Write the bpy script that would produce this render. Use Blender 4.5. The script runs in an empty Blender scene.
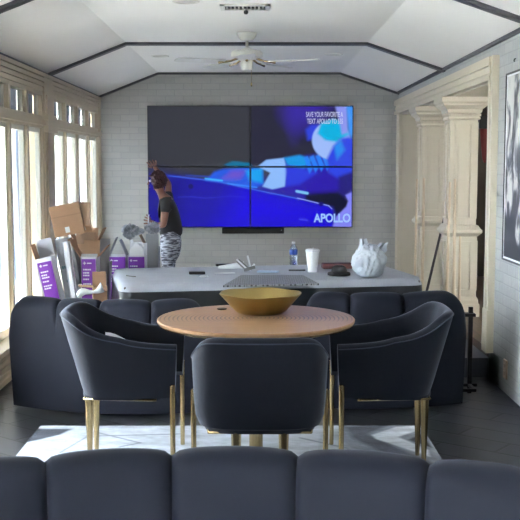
import bpy, bmesh, math, random
import numpy as np
from mathutils import Vector, Matrix, Euler, noise
random.seed(7)
PI = math.pi
C = bpy.context.scene.collection
EV = 2.75          # view exposure
# ------------------------------------------------------------------ camera
F = 1000.0
EYE = Vector((0, 0, 1.5))
PITCH = math.atan(95 / F)
YAW = math.atan(3 / F)
cam_rot = Euler((PI / 2 - PITCH, 0, -YAW), 'XYZ')
cd = bpy.data.cameras.new('camera'); cam = bpy.data.objects.new('camera', cd); C.objects.link(cam)
cam.location = EYE; cam.rotation_euler = cam_rot
cd.sensor_width = 36; cd.lens = 36 * F / 520; cd.clip_start = 0.05
bpy.context.scene.camera = cam
RM = cam_rot.to_matrix()
def ray(px, py): return RM @ Vector(((px - 260) / F, -(py - 260) / F, -1))
def at_y(px, py, Y):
    d = ray(px, py); return EYE + d * ((Y - EYE.y) / d.y)
def at_z(px, py, Z):
    d = ray(px, py); return EYE + d * ((Z - EYE.z) / d.z)

# ------------------------------------------------------------------ colour
def lin(c):
    return tuple(((v / 255) / 12.92 if v / 255 <= .04045 else ((v / 255 + .055) / 1.055) ** 2.4) for v in c)
def mat(name, col, rough=.6, metal=0, spec=.5, bump=0, bscale=30, var=0, vscale=5, sheen=0, coat=0, trans=0):
    m = bpy.data.materials.new(name); m.use_nodes = True
    nt = m.node_tree; N = nt.nodes; L = nt.links; b = N['Principled BSDF']
    c = lin(col) if max(col) > 1 else col
    b.inputs['Base Color'].default_value = (*c, 1)
    b.inputs['Roughness'].default_value = rough; b.inputs['Metallic'].default_value = metal
    b.inputs['Specular IOR Level'].default_value = spec
    if sheen:
        b.inputs['Sheen Weight'].default_value = sheen; b.inputs['Sheen Roughness'].default_value = .4
        b.inputs['Sheen Tint'].default_value = (.75, .82, 1, 1)
    if coat: b.inputs['Coat Weight'].default_value = coat
    tc = N.new('ShaderNodeTexCoord')
    if var:
        n = N.new('ShaderNodeTexNoise'); n.inputs['Scale'].default_value = vscale; n.inputs['Detail'].default_value = 5
        r = N.new('ShaderNodeMix'); r.data_type = 'RGBA'
        r.inputs[6].default_value = (*[max(0, v * (1 - var)) for v in c], 1); r.inputs[7].default_value = (*[min(1, v * (1 + var)) for v in c], 1)
        L.new(tc.outputs['Object'], n.inputs['Vector']); L.new(n.outputs['Fac'], r.inputs[0]); L.new(r.outputs[2], b.inputs['Base Color'])
    if bump:
        n = N.new('ShaderNodeTexNoise'); n.inputs['Scale'].default_value = bscale; n.inputs['Detail'].default_value = 4
        bp = N.new('ShaderNodeBump'); bp.inputs['Strength'].default_value = bump; bp.inputs['Distance'].default_value = .01
        L.new(tc.outputs['Object'], n.inputs['Vector']); L.new(n.outputs['Fac'], bp.inputs['Height']); L.new(bp.outputs['Normal'], b.inputs['Normal'])
    return m
def brick_mat(name, axis, c1, c2, cm):
    m = bpy.data.materials.new(name); m.use_nodes = True
    nt = m.node_tree; N = nt.nodes; L = nt.links; b = N['Principled BSDF']
    g = N.new('ShaderNodeNewGeometry'); s = N.new('ShaderNodeSeparateXYZ'); cb = N.new('ShaderNodeCombineXYZ')
    L.new(g.outputs['Position'], s.inputs[0]); L.new(s.outputs[axis], cb.inputs[0]); L.new(s.outputs['Z'], cb.inputs[1])
    nz = N.new('ShaderNodeTexNoise'); nz.inputs['Scale'].default_value = 6
    L.new(g.outputs['Position'], nz.inputs['Vector'])
    mx = N.new('ShaderNodeVectorMath'); mx.operation = 'MULTIPLY_ADD'
    mx.inputs[1].default_value = (.012, .012, 0); L.new(nz.outputs['Color'], mx.inputs[0]); L.new(cb.outputs[0], mx.inputs[2])
    t = N.new('ShaderNodeTexBrick'); t.inputs['Scale'].default_value = 1
    t.inputs['Brick Width'].default_value = .21; t.inputs['Row Height'].default_value = .072
    t.inputs['Mortar Size'].default_value = .0055; t.inputs['Mortar Smooth'].default_value = .5
    t.inputs['Color1'].default_value = (*lin(c1), 1); t.inputs['Color2'].default_value = (*lin(c2), 1); t.inputs['Mortar'].default_value = (*lin(cm), 1)
    L.new(mx.outputs[0], t.inputs['Vector']); L.new(t.outputs['Color'], b.inputs['Base Color'])
    n2 = N.new('ShaderNodeTexNoise'); n2.inputs['Scale'].default_value = 25; n2.inputs['Detail'].default_value = 6
    L.new(g.outputs['Position'], n2.inputs['Vector'])
    ad = N.new('ShaderNodeMath'); ad.operation = 'MULTIPLY_ADD'; ad.inputs[1].default_value = -1.0
    L.new(t.outputs['Fac'], ad.inputs[0]); L.new(n2.outputs['Fac'], ad.inputs[2])
    bp = N.new('ShaderNodeBump'); bp.inputs['Strength'].default_value = .35; bp.inputs['Distance'].default_value = .009
    L.new(ad.outputs[0], bp.inputs['Height']); L.new(bp.outputs['Normal'], b.inputs['Normal'])
    b.inputs['Roughness'].default_value = .6
    return m
def tile_mat(name, rot, w, h, c1, c2, cm, rough, mortar=.006):
    m = bpy.data.materials.new(name); m.use_nodes = True
    nt = m.node_tree; N = nt.nodes; L = nt.links; b = N['Principled BSDF']
    g = N.new('ShaderNodeNewGeometry'); mp = N.new('ShaderNodeMapping'); mp.inputs['Rotation'].default_value = (0, 0, rot)
    L.new(g.outputs['Position'], mp.inputs['Vector'])
    t = N.new('ShaderNodeTexBrick'); t.inputs['Scale'].default_value = 1
    t.inputs['Brick Width'].default_value = w; t.inputs['Row Height'].default_value = h
    t.inputs['Mortar Size'].default_value = mortar; t.inputs['Mortar Smooth'].default_value = .3
    t.inputs['Color1'].default_value = (*lin(c1), 1); t.inputs['Color2'].default_value = (*lin(c2), 1); t.inputs['Mortar'].default_value = (*lin(cm), 1)
    L.new(mp.outputs[0], t.inputs['Vector'])
    n2 = N.new('ShaderNodeTexNoise'); n2.inputs['Scale'].default_value = 7; n2.inputs['Detail'].default_value = 6
    L.new(g.outputs['Position'], n2.inputs['Vector'])
    mx = N.new('ShaderNodeMix'); mx.data_type = 'RGBA'; mx.blend_type = 'MULTIPLY'; mx.inputs[0].default_value = .5
    L.new(t.outputs['Color'], mx.inputs[6]); L.new(n2.outputs['Color'], mx.inputs[7])
    L.new(mx.outputs[2], b.inputs['Base Color'])
    bp = N.new('ShaderNodeBump'); bp.inputs['Strength'].default_value = .4; bp.inputs['Distance'].default_value = .004; bp.invert = True
    L.new(t.outputs['Fac'], bp.inputs['Height']); L.new(bp.outputs['Normal'], b.inputs['Normal'])
    b.inputs['Roughness'].default_value = rough
    return m

# ------------------------------------------------------------------ mesh helpers
def BM(): return bmesh.new()
def box(bm, c, s, rot=None, bev=0, seg=2):
    r = bmesh.ops.create_cube(bm, size=1)['verts']
    M = Matrix.Translation(c) @ (rot.to_matrix().to_4x4() if rot else Matrix.Identity(4)) @ Matrix.Diagonal((*s, 1))
    bmesh.ops.transform(bm, matrix=M, verts=r)
    if bev:
        es = list({e for v in r for e in v.link_edges})
        bmesh.ops.bevel(bm, geom=es, offset=bev, segments=seg, profile=.5, affect='EDGES')
def box2(bm, a, b, bev=0): box(bm, [(a[i] + b[i]) / 2 for i in range(3)], [abs(b[i] - a[i]) for i in range(3)], None, bev)
def loft(bm, rings, closed=True, cap=True, wrap=False):
    vs = [[bm.verts.new(p) for p in r] for r in rings]
    n = len(rings[0]); m = len(rings)
    for i in range(m if wrap else m - 1):
        j2 = (i + 1) % m
        for j in range(n if closed else n - 1):
            k = (j + 1) % n
            try: bm.faces.new((vs[i][j], vs[i][k], vs[j2][k], vs[j2][j]))
            except ValueError: pass
    if cap and closed and not wrap:
        bm.faces.new(list(reversed(vs[0]))); bm.faces.new(vs[-1])
    return vs
def lathe(bm, prof, seg=32, c=(0, 0, 0), cap=True, M=None):
    rings = []
    for r, z in prof:
        ring = [Vector((c[0] + r * math.cos(2 * PI * i / seg), c[1] + r * math.sin(2 * PI * i / seg), c[2] + z)) for i in range(seg)]
        if M: ring = [M @ p for p in ring]
        rings.append(ring)
    loft(bm, rings, True, cap)
def tube(bm, pts, r, seg=12, cap=True):
    pts = [Vector(p) for p in pts]; rs = r if isinstance(r, (list, tuple)) else [r] * len(pts)
    rings = []; prev = None
    for i, p in enumerate(pts):
        d = (pts[min(i + 1, len(pts) - 1)] - pts[max(i - 1, 0)]).normalized()
        if prev is None:
            a = Vector((0, 0, 1)) if abs(d.z) < .9 else Vector((1, 0, 0)); u = d.cross(a).normalized()
        else: u = (prev - d * prev.dot(d)).normalized()
        prev = u; v = d.cross(u)
        rings.append([p + (u * math.cos(2 * PI * k / seg) + v * math.sin(2 * PI * k / seg)) * rs[i] for k in range(seg)])
    loft(bm, rings, True, cap)
def obj(name, bm, m, parent=None, smooth=False, angle=None, recalc=True):
    if recalc: bmesh.ops.recalc_face_normals(bm, faces=bm.faces)
    me = bpy.data.meshes.new(name); bm.to_mesh(me); bm.free()
    o = bpy.data.objects.new(name, me); C.objects.link(o)
    if m: me.materials.append(m)
    if smooth:
        me.polygons.foreach_set('use_smooth', [True] * len(me.polygons))
        if angle is not None: me.set_sharp_from_angle(angle=math.radians(angle))
    if parent: o.parent = parent
    return o
def tag(o, label, cat, group=None, kind=None):
    o['label'] = label; o['category'] = cat
    if group: o['group'] = group
    if kind: o['kind'] = kind
    return o
def thing(name, label, cat, loc=(0, 0, 0), rot=(0, 0, 0), group=None):
    o = bpy.data.objects.new(name, None); C.objects.link(o); o.empty_display_size = .05
    o.location = loc; o.rotation_euler = rot
    return tag(o, label, cat, group)
def struct(name, bm, m, parent=None, **k):
    o = obj(name, bm, m, parent, **k)
    if not parent: o['kind'] = 'structure'
    return o
def copy_tree(o, parent=None):
    c = o.copy(); C.objects.link(c)
    if parent: c.parent = parent
    for ch in list(o.children): copy_tree(ch, c)
    return c

# ------------------------------------------------------------------ painted surface patterns (screen picture, rug weave)
def sdf_poly(X, Y, pts):
    pts = np.array(pts, float); d = np.full(X.shape, 1e9); ins = np.zeros(X.shape, bool)
    n = len(pts)
    for i in range(n):
        a = pts[i]; b = pts[(i + 1) % n]; e = b - a
        wx = X - a[0]; wy = Y - a[1]
        t = np.clip((wx * e[0] + wy * e[1]) / (e @ e + 1e-9), 0, 1)
        d = np.minimum(d, np.hypot(wx - e[0] * t, wy - e[1] * t))
        if a[1] != b[1]:
            cnd = ((a[1] > Y) != (b[1] > Y)) & (X < (b[0] - a[0]) * (Y - a[1]) / (b[1] - a[1]) + a[0])
            ins ^= cnd
    return np.where(ins, -d, d)
def blend(col, msk, c):
    c = np.array(lin(c)); return col * (1 - msk[..., None]) + c * msk[..., None]
def soft(d, s): return np.clip(.5 - d / (2 * s), 0, 1)

# ------------------------------------------------------------------ materials
m_wallb = brick_mat('painted_brick_back', 'X', (186, 184, 181), (178, 177, 175), (171, 171, 170))
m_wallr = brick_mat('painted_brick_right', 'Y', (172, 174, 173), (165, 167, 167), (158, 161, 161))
m_ceil = mat('ceiling_paint', (238, 236, 233), .8, bump=.1, bscale=3, var=.03, vscale=1.5)
m_beam = mat('dark_trim_paint', (78, 77, 84), .5, var=.1)
m_cream = mat('cream_trim_paint', (206, 196, 176), .45, bump=.05)
m_wintrim = mat('window_trim_paint', (198, 183, 160), .5, bump=.05)
m_winwhite = mat('window_sash_paint', (226, 222, 208), .5)
m_floor = tile_mat('dark_floor_tile', math.radians(38), .62, .2, (60, 62, 68), (44, 46, 50), (18, 19, 22), .42, .009)
m_wood_floor = tile_mat('oak_floor', PI / 2, 1.2, .09, (140, 112, 88), (120, 94, 72), (70, 54, 42), .4, .002)
m_black = mat('black_metal', (22, 22, 25), .4, .3)
m_blackpl = mat('black_plastic', (18, 18, 20), .35)
m_velvet = mat('navy_velvet', (19, 22, 34), .75, spec=.25, sheen=.12, bump=.12, bscale=14, var=.22, vscale=6)
m_chairv = mat('navy_chair_fabric', (18, 21, 32), .8, spec=.25, sheen=.25, bump=.08, bscale=60, var=.12, vscale=9)
m_brass = mat('polished_brass', (196, 172, 126), .2, 1)
m_bowl = mat('brushed_gold', (170, 150, 98), .36, 1, bump=.05, bscale=20)
m_paper = mat('white_paper', (232, 234, 238), .7)
m_card = mat('brown_cardboard', (176, 140, 112), .8, var=.1, vscale=12)
m_cardin = mat('cardboard_inside', (150, 122, 100), .85, var=.1, vscale=10)
m_grey = mat('grey_carton', (146, 148, 155), .6, var=.06)
m_whitec = mat('white_carton', (214, 216, 224), .6)
m_purple = mat('purple_print', (120, 44, 170), .5)
m_teal = mat('teal_print', (30, 96, 108), .6)
m_skin = mat('skin', (124, 80, 64), .5)
m_hair = mat('auburn_hair', (52, 14, 18), .6, bump=.6, bscale=60, var=.4, vscale=40)
m_tee = mat('black_tee', (34, 33, 36), .85, bump=.3, bscale=20)
m_sheet = mat('grey_dust_sheet', (172, 176, 188), .6, bump=.8, bscale=7, var=.12, vscale=4)
m_fan = mat('white_enamel', (216, 214, 206), .35)

# glass: thin pane
m_glass = bpy.data.materials.new('window_glass'); m_glass.use_nodes = True
nt = m_glass.node_tree; N = nt.nodes; L = nt.links
for n in list(N): N.remove(n)
o_ = N.new('ShaderNodeOutputMaterial'); tr = N.new('ShaderNodeBsdfTransparent'); gl = N.new('ShaderNodeBsdfGlossy'); gl.inputs['Roughness'].default_value = .03
mx = N.new('ShaderNodeMixShader'); fr = N.new('ShaderNodeValue'); fr.outputs[0].default_value = .05
tr.inputs['Color'].default_value = (.93, .95, .96, 1)
L.new(fr.outputs[0], mx.inputs[0]); L.new(tr.outputs[0], mx.inputs[1]); L.new(gl.outputs[0], mx.inputs[2]); L.new(mx.outputs[0], o_.inputs[0])
# sheer curtain
m_curt = bpy.data.materials.new('sheer_curtain'); m_curt.use_nodes = True
nt = m_curt.node_tree; N = nt.nodes; L = nt.links
for n in list(N): N.remove(n)
o_ = N.new('ShaderNodeOutputMaterial'); df = N.new('ShaderNodeBsdfDiffuse'); tl = N.new('ShaderNodeBsdfTranslucent')
df.inputs['Color'].default_value = (.5, .52, .56, 1); tl.inputs['Color'].default_value = (.34, .36, .39, 1)
mx = N.new('ShaderNodeMixShader'); mx.inputs[0].default_value = .7
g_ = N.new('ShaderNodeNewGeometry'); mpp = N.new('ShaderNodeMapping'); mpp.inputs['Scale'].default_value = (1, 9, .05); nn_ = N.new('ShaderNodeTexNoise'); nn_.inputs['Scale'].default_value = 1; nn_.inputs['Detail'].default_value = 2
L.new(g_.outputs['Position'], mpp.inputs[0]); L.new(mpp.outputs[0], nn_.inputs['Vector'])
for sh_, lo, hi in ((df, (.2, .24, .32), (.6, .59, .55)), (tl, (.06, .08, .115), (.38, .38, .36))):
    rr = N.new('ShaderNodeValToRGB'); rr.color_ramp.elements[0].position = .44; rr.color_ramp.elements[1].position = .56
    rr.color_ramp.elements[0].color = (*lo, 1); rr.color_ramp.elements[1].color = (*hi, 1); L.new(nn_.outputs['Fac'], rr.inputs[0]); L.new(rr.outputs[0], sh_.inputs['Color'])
L.new(df.outputs[0], mx.inputs[1]); L.new(tl.outputs[0], mx.inputs[2]); L.new(mx.outputs[0], o_.inputs[0])

m_shade = bpy.data.materials.new('transom_shade_fabric'); m_shade.use_nodes = True
nt = m_shade.node_tree; N = nt.nodes; L = nt.links
for n in list(N): N.remove(n)
o_ = N.new('ShaderNodeOutputMaterial'); df = N.new('ShaderNodeBsdfDiffuse'); tl = N.new('ShaderNodeBsdfTranslucent'); mx = N.new('ShaderNodeMixShader'); mx.inputs[0].default_value = .3
df.inputs['Color'].default_value = (.3, .31, .33, 1); tl.inputs['Color'].default_value = (.22, .23, .26, 1)
L.new(df.outputs[0], mx.inputs[1]); L.new(tl.outputs[0], mx.inputs[2]); L.new(mx.outputs[0], o_.inputs[0])
# ------------------------------------------------------------------ room shell
XL, XR, YB, Y0 = -1.83, 1.64, 11.7, -1.6
ZF, ZL, ZR = 2.56, 2.29, 2.33          # flat ceiling, left eave, right eave
CL, CR = -1.14, .96                     # creases
b = BM(); box2(b, (XL - .2, Y0, -.1), (XR + .12, YB + .12, 0)); struct('floor', b, m_floor)
b = BM()
v = [(XL - .3, -.15, -.12)]
prof = [(XL - .2, ZF + .25), (XR + .2, ZF + .25), (XR + .2, ZF), (XR + .001, ZF), (XR + .001, ZR), (XR, ZR), (CR, ZF), (CL, ZF), (XL, ZL), (XL - .001, ZL), (XL - .001, ZF), (XL - .2, ZF)]
prof = [(XL - .2, ZF + .2), (XR + .2, ZF + .2), (XR + .2, ZR), (XR, ZR), (CR, ZF), (CL, ZF), (XL, ZL), (XL - .2, ZL)]
loft(b, [[Vector((x, Y0, z)) for x, z in prof], [Vector((x, YB + .12, z)) for x, z in prof]])
struct('ceiling', b, m_ceil)
b = BM(); box2(b, (XL - .2, YB, -.1), (XR + .22, YB + .12, ZF)); struct('wall_back', b, m_wallb)
b = BM(); box2(b, (XR + .22, YB, -.1), (XR + 3.6, YB + .12, ZF)); struct('wall_side_back', b, mat('brown_wall', (98, 86, 74), .8))
# right wall: brick beyond/near the opening and over it
OY0, OY1 = 6.98, YB - .02
b = BM(); box2(b, (XR, Y0, -.1), (XR + .22, OY0, ZR)); box2(b, (XR, OY0, 2.12), (XR + .22, YB, ZR)); struct('wall_right', b, m_wallr)
# left wall: low wall, ledge, header siding, posts
b = BM()
box2(b, (XL - .15, Y0, -.1), (XL, YB, .2))
box2(b, (XL - .03, Y0, -.1), (XL + .08, YB, .17))
for k in range(3): box2(b, (XL + .08, Y0, .03 + k * .045), (XL + .092 - k * .001, YB, .062 + k * .045))
box2(b, (XL - .15, Y0, .2), (XL + .11, YB, .235))
box2(b, (XL - .15, Y0, 2.115), (XL, YB, ZL))
for k in range(4): box2(b, (XL, Y0, 2.125 + k * .04), (XL + .012 + .006 * k, YB, 2.155 + k * .04))
box2(b, (XL - .15, Y0, 1.815), (XL + .005, YB, 1.895))
box2(b, (XL, Y0, 1.835), (XL + .03, YB, 1.875))
posts = [(YB - .1, YB), (8.62, 9.0), (5.92, 6.3), (3.22, 3.6), (.52, .9), (-1.6, -1.5)]
for a, c in posts:
    box2(b, (XL - .15, a, .2), (XL + .02, c, ZL - .01))
    if c - a > .2:
        box2(b, (XL + .02, a + .05, .235), (XL + .032, c - .05, 2.1)); box2(b, (XL + .0, a - .01, 1.78), (XL + .05, c + .01, 1.93))
struct('wall_left', b, m_wintrim)
b = BM(); box2(b, (XL + .092, Y0, 0), (XL + .11, YB, .035)); struct('baseboard_left', b, m_wintrim)
# windows
bays = [(9.0, YB - .1), (6.3, 8.62), (3.6, 5.92), (.9, 3.22), (-1.5, .52)]
curt_i = 0; wi = 0
ords = ['first', 'second', 'third', 'fourth', 'fifth', 'sixth', 'seventh', 'eighth', 'ninth', 'tenth', 'eleventh', 'twelfth', 'thirteenth', 'fourteenth', 'fifteenth', 'sixteenth']
def curtain(y0, y1, z0, z1, seed):
    rnd = random.Random(seed); bm = BM(); n = 110; ph = rnd.random() * 6
    rows = []
    for j in range(9):
        z = z1 + (z0 - z1) * j / 8; row = []
        for i in range(n + 1):
            t = i / n; y = y0 + (y1 - y0) * t
            a = .02 + .016 * j / 8
            w = math.sin(2 * PI * t * 4.5 + ph + .6 * math.sin(7 * t + seed)) * a * 2 + math.sin(2 * PI * t * 15 + seed) * .012
            row.append(Vector((XL - .19 + w, y + .008 * math.sin(j + t * 30), z)))
        rows.append(row)
    loft(bm, rows, False, False); return bm
for bi, (a, c) in enumerate(bays):
    n = 4; w = (c - a) / n
    for k in range(n):
        y1 = c - k * w; y0 = y1 - w; wi += 1
        g = .03
        b = BM()
        # outer beige casing
        for (p, q) in ((y0, y0 + g), (y1 - g, y1)):
            box2(b, (XL - .07, p, .235), (XL + .006, q, 1.815)); box2(b, (XL - .07, p, 1.895), (XL + .006, q, 2.115))
        box2(b, (XL - .07, y0, 2.09), (XL + .004, y1, 2.115)); box2(b, (XL - .07, y0, 1.895), (XL + .004, y1, 1.915))
        win = struct('window_%d' % wi, b, m_wintrim)
        b = BM()
        for (p, q) in ((y0 + g, y0 + g + .03), (y1 - g - .03, y1 - g)):
            box2(b, (XL - .06, p, .235), (XL - .02, q, 1.79))
        box2(b, (XL - .06, y0 + g, 1.775), (XL - .02, y1 - g, 1.812)); box2(b, (XL - .06, y0 + g, .235), (XL - .02, y1 - g, .3))
        for (p, q) in ((y0 + g, y0 + g + .018), (y1 - g - .018, y1 - g)): box2(b, (XL - .06, p, 1.915), (XL - .03, q, 2.09))
        obj('window_sash', b, m_winwhite, win)
        b = BM(); box2(b, (XL - .043, y0 + g + .02, .29), (XL - .038, y1 - g - .02, 1.78)); box2(b, (XL - .047, y0 + g + .01, 1.91), (XL - .042, y1 - g - .01, 2.095))
        obj('window_pane', b, m_glass, win)
        b = BM(); box2(b, (XL - .078, y0 + g, 1.9), (XL - .075, y1 - g, 2.11)); obj('transom_shade', b, m_shade, win)
        if bi < 4 and not (bi == 2 and k == 1):
            gap = .16 if (bi == 1 and k == 2) else .0
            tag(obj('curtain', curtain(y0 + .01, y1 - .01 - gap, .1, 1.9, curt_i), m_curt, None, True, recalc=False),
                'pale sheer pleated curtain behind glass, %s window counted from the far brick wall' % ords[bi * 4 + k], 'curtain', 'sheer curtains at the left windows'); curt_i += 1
b = BM(); box2(b, (XL - .2, Y0 - .12, -.1), (XR + .2, Y0, ZF + .1)); struct('wall_front', b, mat('front_wall_paint', (196, 196, 192), .8))
# unseen roof added outside to limit the sun on the floor; ground
b = BM(); box2(b, (XL - 1.75, Y0 - .5, ZL + .02), (XL - .15, YB + 5, ZL + .1)); struct('sun_limit_roof', b, mat('sun_limit_roof_paint', (100, 106, 114), .8))
b = BM(); box2(b, (-30, -12, -.35), (20, 40, -.25)); struct('ground_outside', b, mat('outdoor_paving', (162, 160, 154), .9, var=.1, vscale=2))
# dark ceiling battens
def batten(name, y, ymat=.045):
    bm = BM(); t = .022
    pts = [(XL, ZL), (CL, ZF), (CR, ZF), (XR, ZR)]
    for (x0, z0), (x1, z1) in zip(pts, pts[1:]):
        u = Vector((x1 - x0, 0, z1 - z0)).normalized(); nrm = Vector((u.z, 0, -u.x))
        if nrm.z > 0: nrm = -nrm
        p = Vector((x0, 0, z0)) - u * .004; q = Vector((x1, 0, z1)) + u * .004
        ring = lambda Y: [Vector((p.x, Y, p.z)), Vector((q.x, Y, q.z)), Vector((q.x, Y, q.z)) + nrm * t, Vector((p.x, Y, p.z)) + nrm * t]
        loft(bm, [ring(y - ymat), ring(y + ymat)])
    struct(name, bm, m_beam)
batten('trim_2', 8.85); batten('trim_3', 5.98); batten('trim_4', YB - .03, .03); batten('trim_5', 3.1); batten('sun_limit_roof0', .3)
b = BM(); box2(b, (XR - .03, Y0, ZR - .012), (XR, YB, ZR + .02)); struct('trim_6', b, m_beam)
b = BM(); box2(b, (XL, Y0, ZL - .006), (XL + .012, YB, ZL + .006)); struct('trim_7', b, m_beam)
# step along the opening and side room
b = BM(); box2(b, (1.26, 6.98, 0), (XR, YB, .14)); struct('floor_step', b, mat('dark_step_paint', (66, 68, 74), .4, bump=.1, var=.1))
b = BM(); box2(b, (XR + .2, OY0 - 3, 0), (XR + 3.6, YB, .2)); box2(b, (XR, OY0 - .3, 0), (XR + .2, YB, .2)); struct('floor_side_room', b, m_wood_floor)
b = BM(); box2(b, (XR + 3.5, OY0 - 3, -.1), (XR + 3.6, YB, .85)); box2(b, (XR + 3.5, OY0 - 3, 2.2), (XR + 3.6, YB, 2.5))
for a_, c_ in ((OY0 - 3, 4.5), (5.3, YB)): box2(b, (XR + 3.5, a_, .85), (XR + 3.6, c_, 2.2))  # leaves an unseen opening, added to let sky light into the room
struct('wall_side_room', b, mat('taupe_wall', (112, 100, 88), .8))
b = BM(); box2(b, (XR + .1, OY0 - 3.1, 2.34), (XR + 3.6, YB + .1, 2.5)); struct('ceiling_side_room', b, mat('side_ceiling', (210, 208, 200), .8))
b = BM(); box2(b, (XR + .22, OY0 - 3.1, -.1), (XR + 3.6, OY0 - 3, 2.6)); struct('wall_side_front', b, bpy.data.materials['taupe_wall'])
# casing around opening
b = BM()
yc = OY0 - .13
def casing(bm, y0, y1, z0, z1, vertical):
    box2(bm, (XR - .03, y0, z0), (XR, y1, z1))
    if vertical:
        box2(bm, (XR - .045, y0, z0), (XR - .03, y0 + .045, z1)); box2(bm, (XR - .045, y1 - .05, z0), (XR - .03, y1, z1))
        box2(bm, (XR - .04, y0 + .055, z0), (XR - .03, y0 + .07, z1))
    else:
        for k, (p, q, d) in enumerate(((0, .035, .022), (.05, .08, .012), (.10, .16, .022))): box2(bm, (XR - .03 - d, y0, z0 + p), (XR - .03, y1, z0 + q))
casing(b, yc, OY0, .2, 2.24, True)
box2(b, (XR - .052, yc - .01, .2), (XR - .03, OY0 + .005, .5))
casing(b, OY0 - .05, YB, 2.08, 2.24, False)
box2(b, (XR, OY0, 2.07), (XR + .3, YB, 2.12))       # soffit
box2(b, (XR, OY0 - .02, .2), (XR + .22, OY0 + .02, 2.09))
struct('trim_8', b, m_cream)
b = BM(); box2(b, (XR - .02, 11.5, .2), (XR + .24, YB, 2.08)); box2(b, (XR - .03, 11.44, .2), (XR + .0, 11.5, 2.08), .005); struct('trim_9', b, m_cream)

# columns
def column(y, label):
    t = thing('square_column', label, 'column', (XR + .115, y, .2), group='cream columns in the opening')
    # outer half-size .12 ; local z from 0 to 1.87
    def sq(h, z): return [Vector((-h, -h, z)), Vector((h, -h, z)), Vector((h, h, z)), Vector((-h, h, z))]
    bm = BM()
    for h, z0, z1 in ((.155, 0, .11), (.145, .11, .14)): loft(bm, [sq(h, z0), sq(h, z1)])
    loft(bm, [sq(.145, .14), sq(.138, .16), sq(.128, .175)]); obj('plinth', bm, m_cream, t)
    def shaft(name, h, z0, z1, m0, m1):
        bm = BM(); loft(bm, [sq(h, z0), sq(h, z1)])
        w = h - .045                                   # raised moulding frame
        for ang in (0, PI / 2, PI, -PI / 2):
            R = Matrix.Rotation(ang, 4, 'Z')
            def bar(x0, x1, a, c, d=.012):
                vs0 = len(bm.verts); bmesh.ops.create_cube(bm, size=1); bm.verts.ensure_lookup_table()
                vs = bm.verts[vs0:]
                M = R @ Matrix.Translation(((x0 + x1) / 2, -h - d / 2 + .001, (a + c) / 2)) @ Matrix.Diagonal((x1 - x0, d * 1.7, c - a, 1))
                bmesh.ops.transform(bm, matrix=M, verts=vs)
            bar(-w, -w + .014, m0, m1); bar(w - .014, w, m0, m1); bar(-w, w, m0, m0 + .014); bar(-w, w, m1 - .014, m1)
            bar(-w + .03, w - .03, m0 + .035, m1 - .035, .006)
        return obj(name, bm, m_cream, t)
    shaft('pedestal', .128, .17, .7, .22, .65)
    bm = BM(); loft(bm, [sq(.128, .69), sq(.15, .71), sq(.165, .725), sq(.165, .745), sq(.15, .76), sq(.135, .785), sq(.122, .79)]); obj('pedestal_cap', bm, m_cream, t)
    shaft('shaft', .118, .785, 1.72, .84, 1.66)
    bm = BM()
    loft(bm, [sq(.118, 1.68), sq(.135, 1.685), sq(.135, 1.70), sq(.128, 1.705), sq(.13, 1.73), sq(.145, 1.745), sq(.15, 1.77), sq(.175, 1.79), sq(.185, 1.80), sq(.185, 1.815), sq(.2, 1.83), sq(.205, 1.87)])
    for ang in (0, PI / 2, PI, -PI / 2):
        R = Matrix.Rotation(ang, 4, 'Z')
        for k in range(7):
            vs0 = len(bm.verts); bmesh.ops.create_cube(bm, size=1); bm.verts.ensure_lookup_table()
            bmesh.ops.transform(bm, matrix=R @ Matrix.Translation((-.105 + k * .035, -.138, 1.722)) @ Matrix.Diagonal((.016, .016, .02, 1)), verts=bm.verts[vs0:])
    obj('capital', bm, m_cream, t)
column(10.1, 'cream square column with panelled shaft, the farther of the two in the opening')
column(8.66, 'cream square column with panelled shaft, the nearer of the two in the opening')

# ------------------------------------------------------------------ video wall
TX0, TX1 = at_y(147, 106, YB - .08).x, at_y(353.5, 106, YB - .08).x
TZ1, TZ0 = at_y(250, 105.5, YB - .08).z, at_y(250, 227.5, YB - .08).z
TVY = YB - .08
nu, nv = 416, 244
U, V = np.meshgrid(np.linspace(147, 353.5, nu), np.linspace(105.5, 227.5, nv))
col = np.zeros(U.shape + (3,)) + np.array(lin((54, 56, 64)))  # dark base, greyed by the room's reflection painted into the emission
rng = np.random.RandomState(3)
# upper right quadrant tint
col = blend(col, soft(250 - U, 2) * soft(V - 166, 2), (38, 38, 58))
col = blend(col, soft(np.hypot((U - 306) / 22, (V - 108) / 20) - 1, .6) * .8, (62, 44, 170))
col = blend(col, soft(np.hypot((U - 294) / 8, (V - 110) / 26) - 1, .6) * .5, (60, 45, 170))
P_ = lambda pts, c, s=1.2, a=1.0: blend(col, soft(sdf_poly(U, V, pts), s) * a, c)
col = P_([(147, 172), (175, 174), (218, 180), (252, 189), (330, 206), (334, 210), (334, 230), (147, 230)], (30, 22, 168), .8)
col = blend(col, soft(sdf_poly(U, V, [(240, 184), (330, 205), (336, 230), (220, 230)]), 18) * .9, (26, 0, 232))
col = P_([(147, 172), (185, 177), (178, 228), (147, 228)], (26, 24, 120), 10, .8)
col = P_([(306, 186), (345, 184), (349, 205), (338, 216), (334, 207), (306, 200)], (16, 18, 46), 2)
col = P_([(284, 160), (345, 150), (350, 190), (300, 194), (270, 190)], (44, 24, 170), 3)
col = P_([(205, 180), (214, 171), (224, 168), (246, 166), (262, 168), (263, 184), (252, 188), (230, 183)], (36, 90, 228), 1.5)
col = P_([(222, 178), (232, 170), (246, 170), (240, 178)], (110, 80, 200), 3)
col = P_([(246, 170), (262, 167), (262, 182), (250, 180)], (20, 160, 240), 2)
col = P_([(224, 165), (232, 161), (250, 163), (252, 167), (230, 167)], (10, 110, 150), .8)
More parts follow.
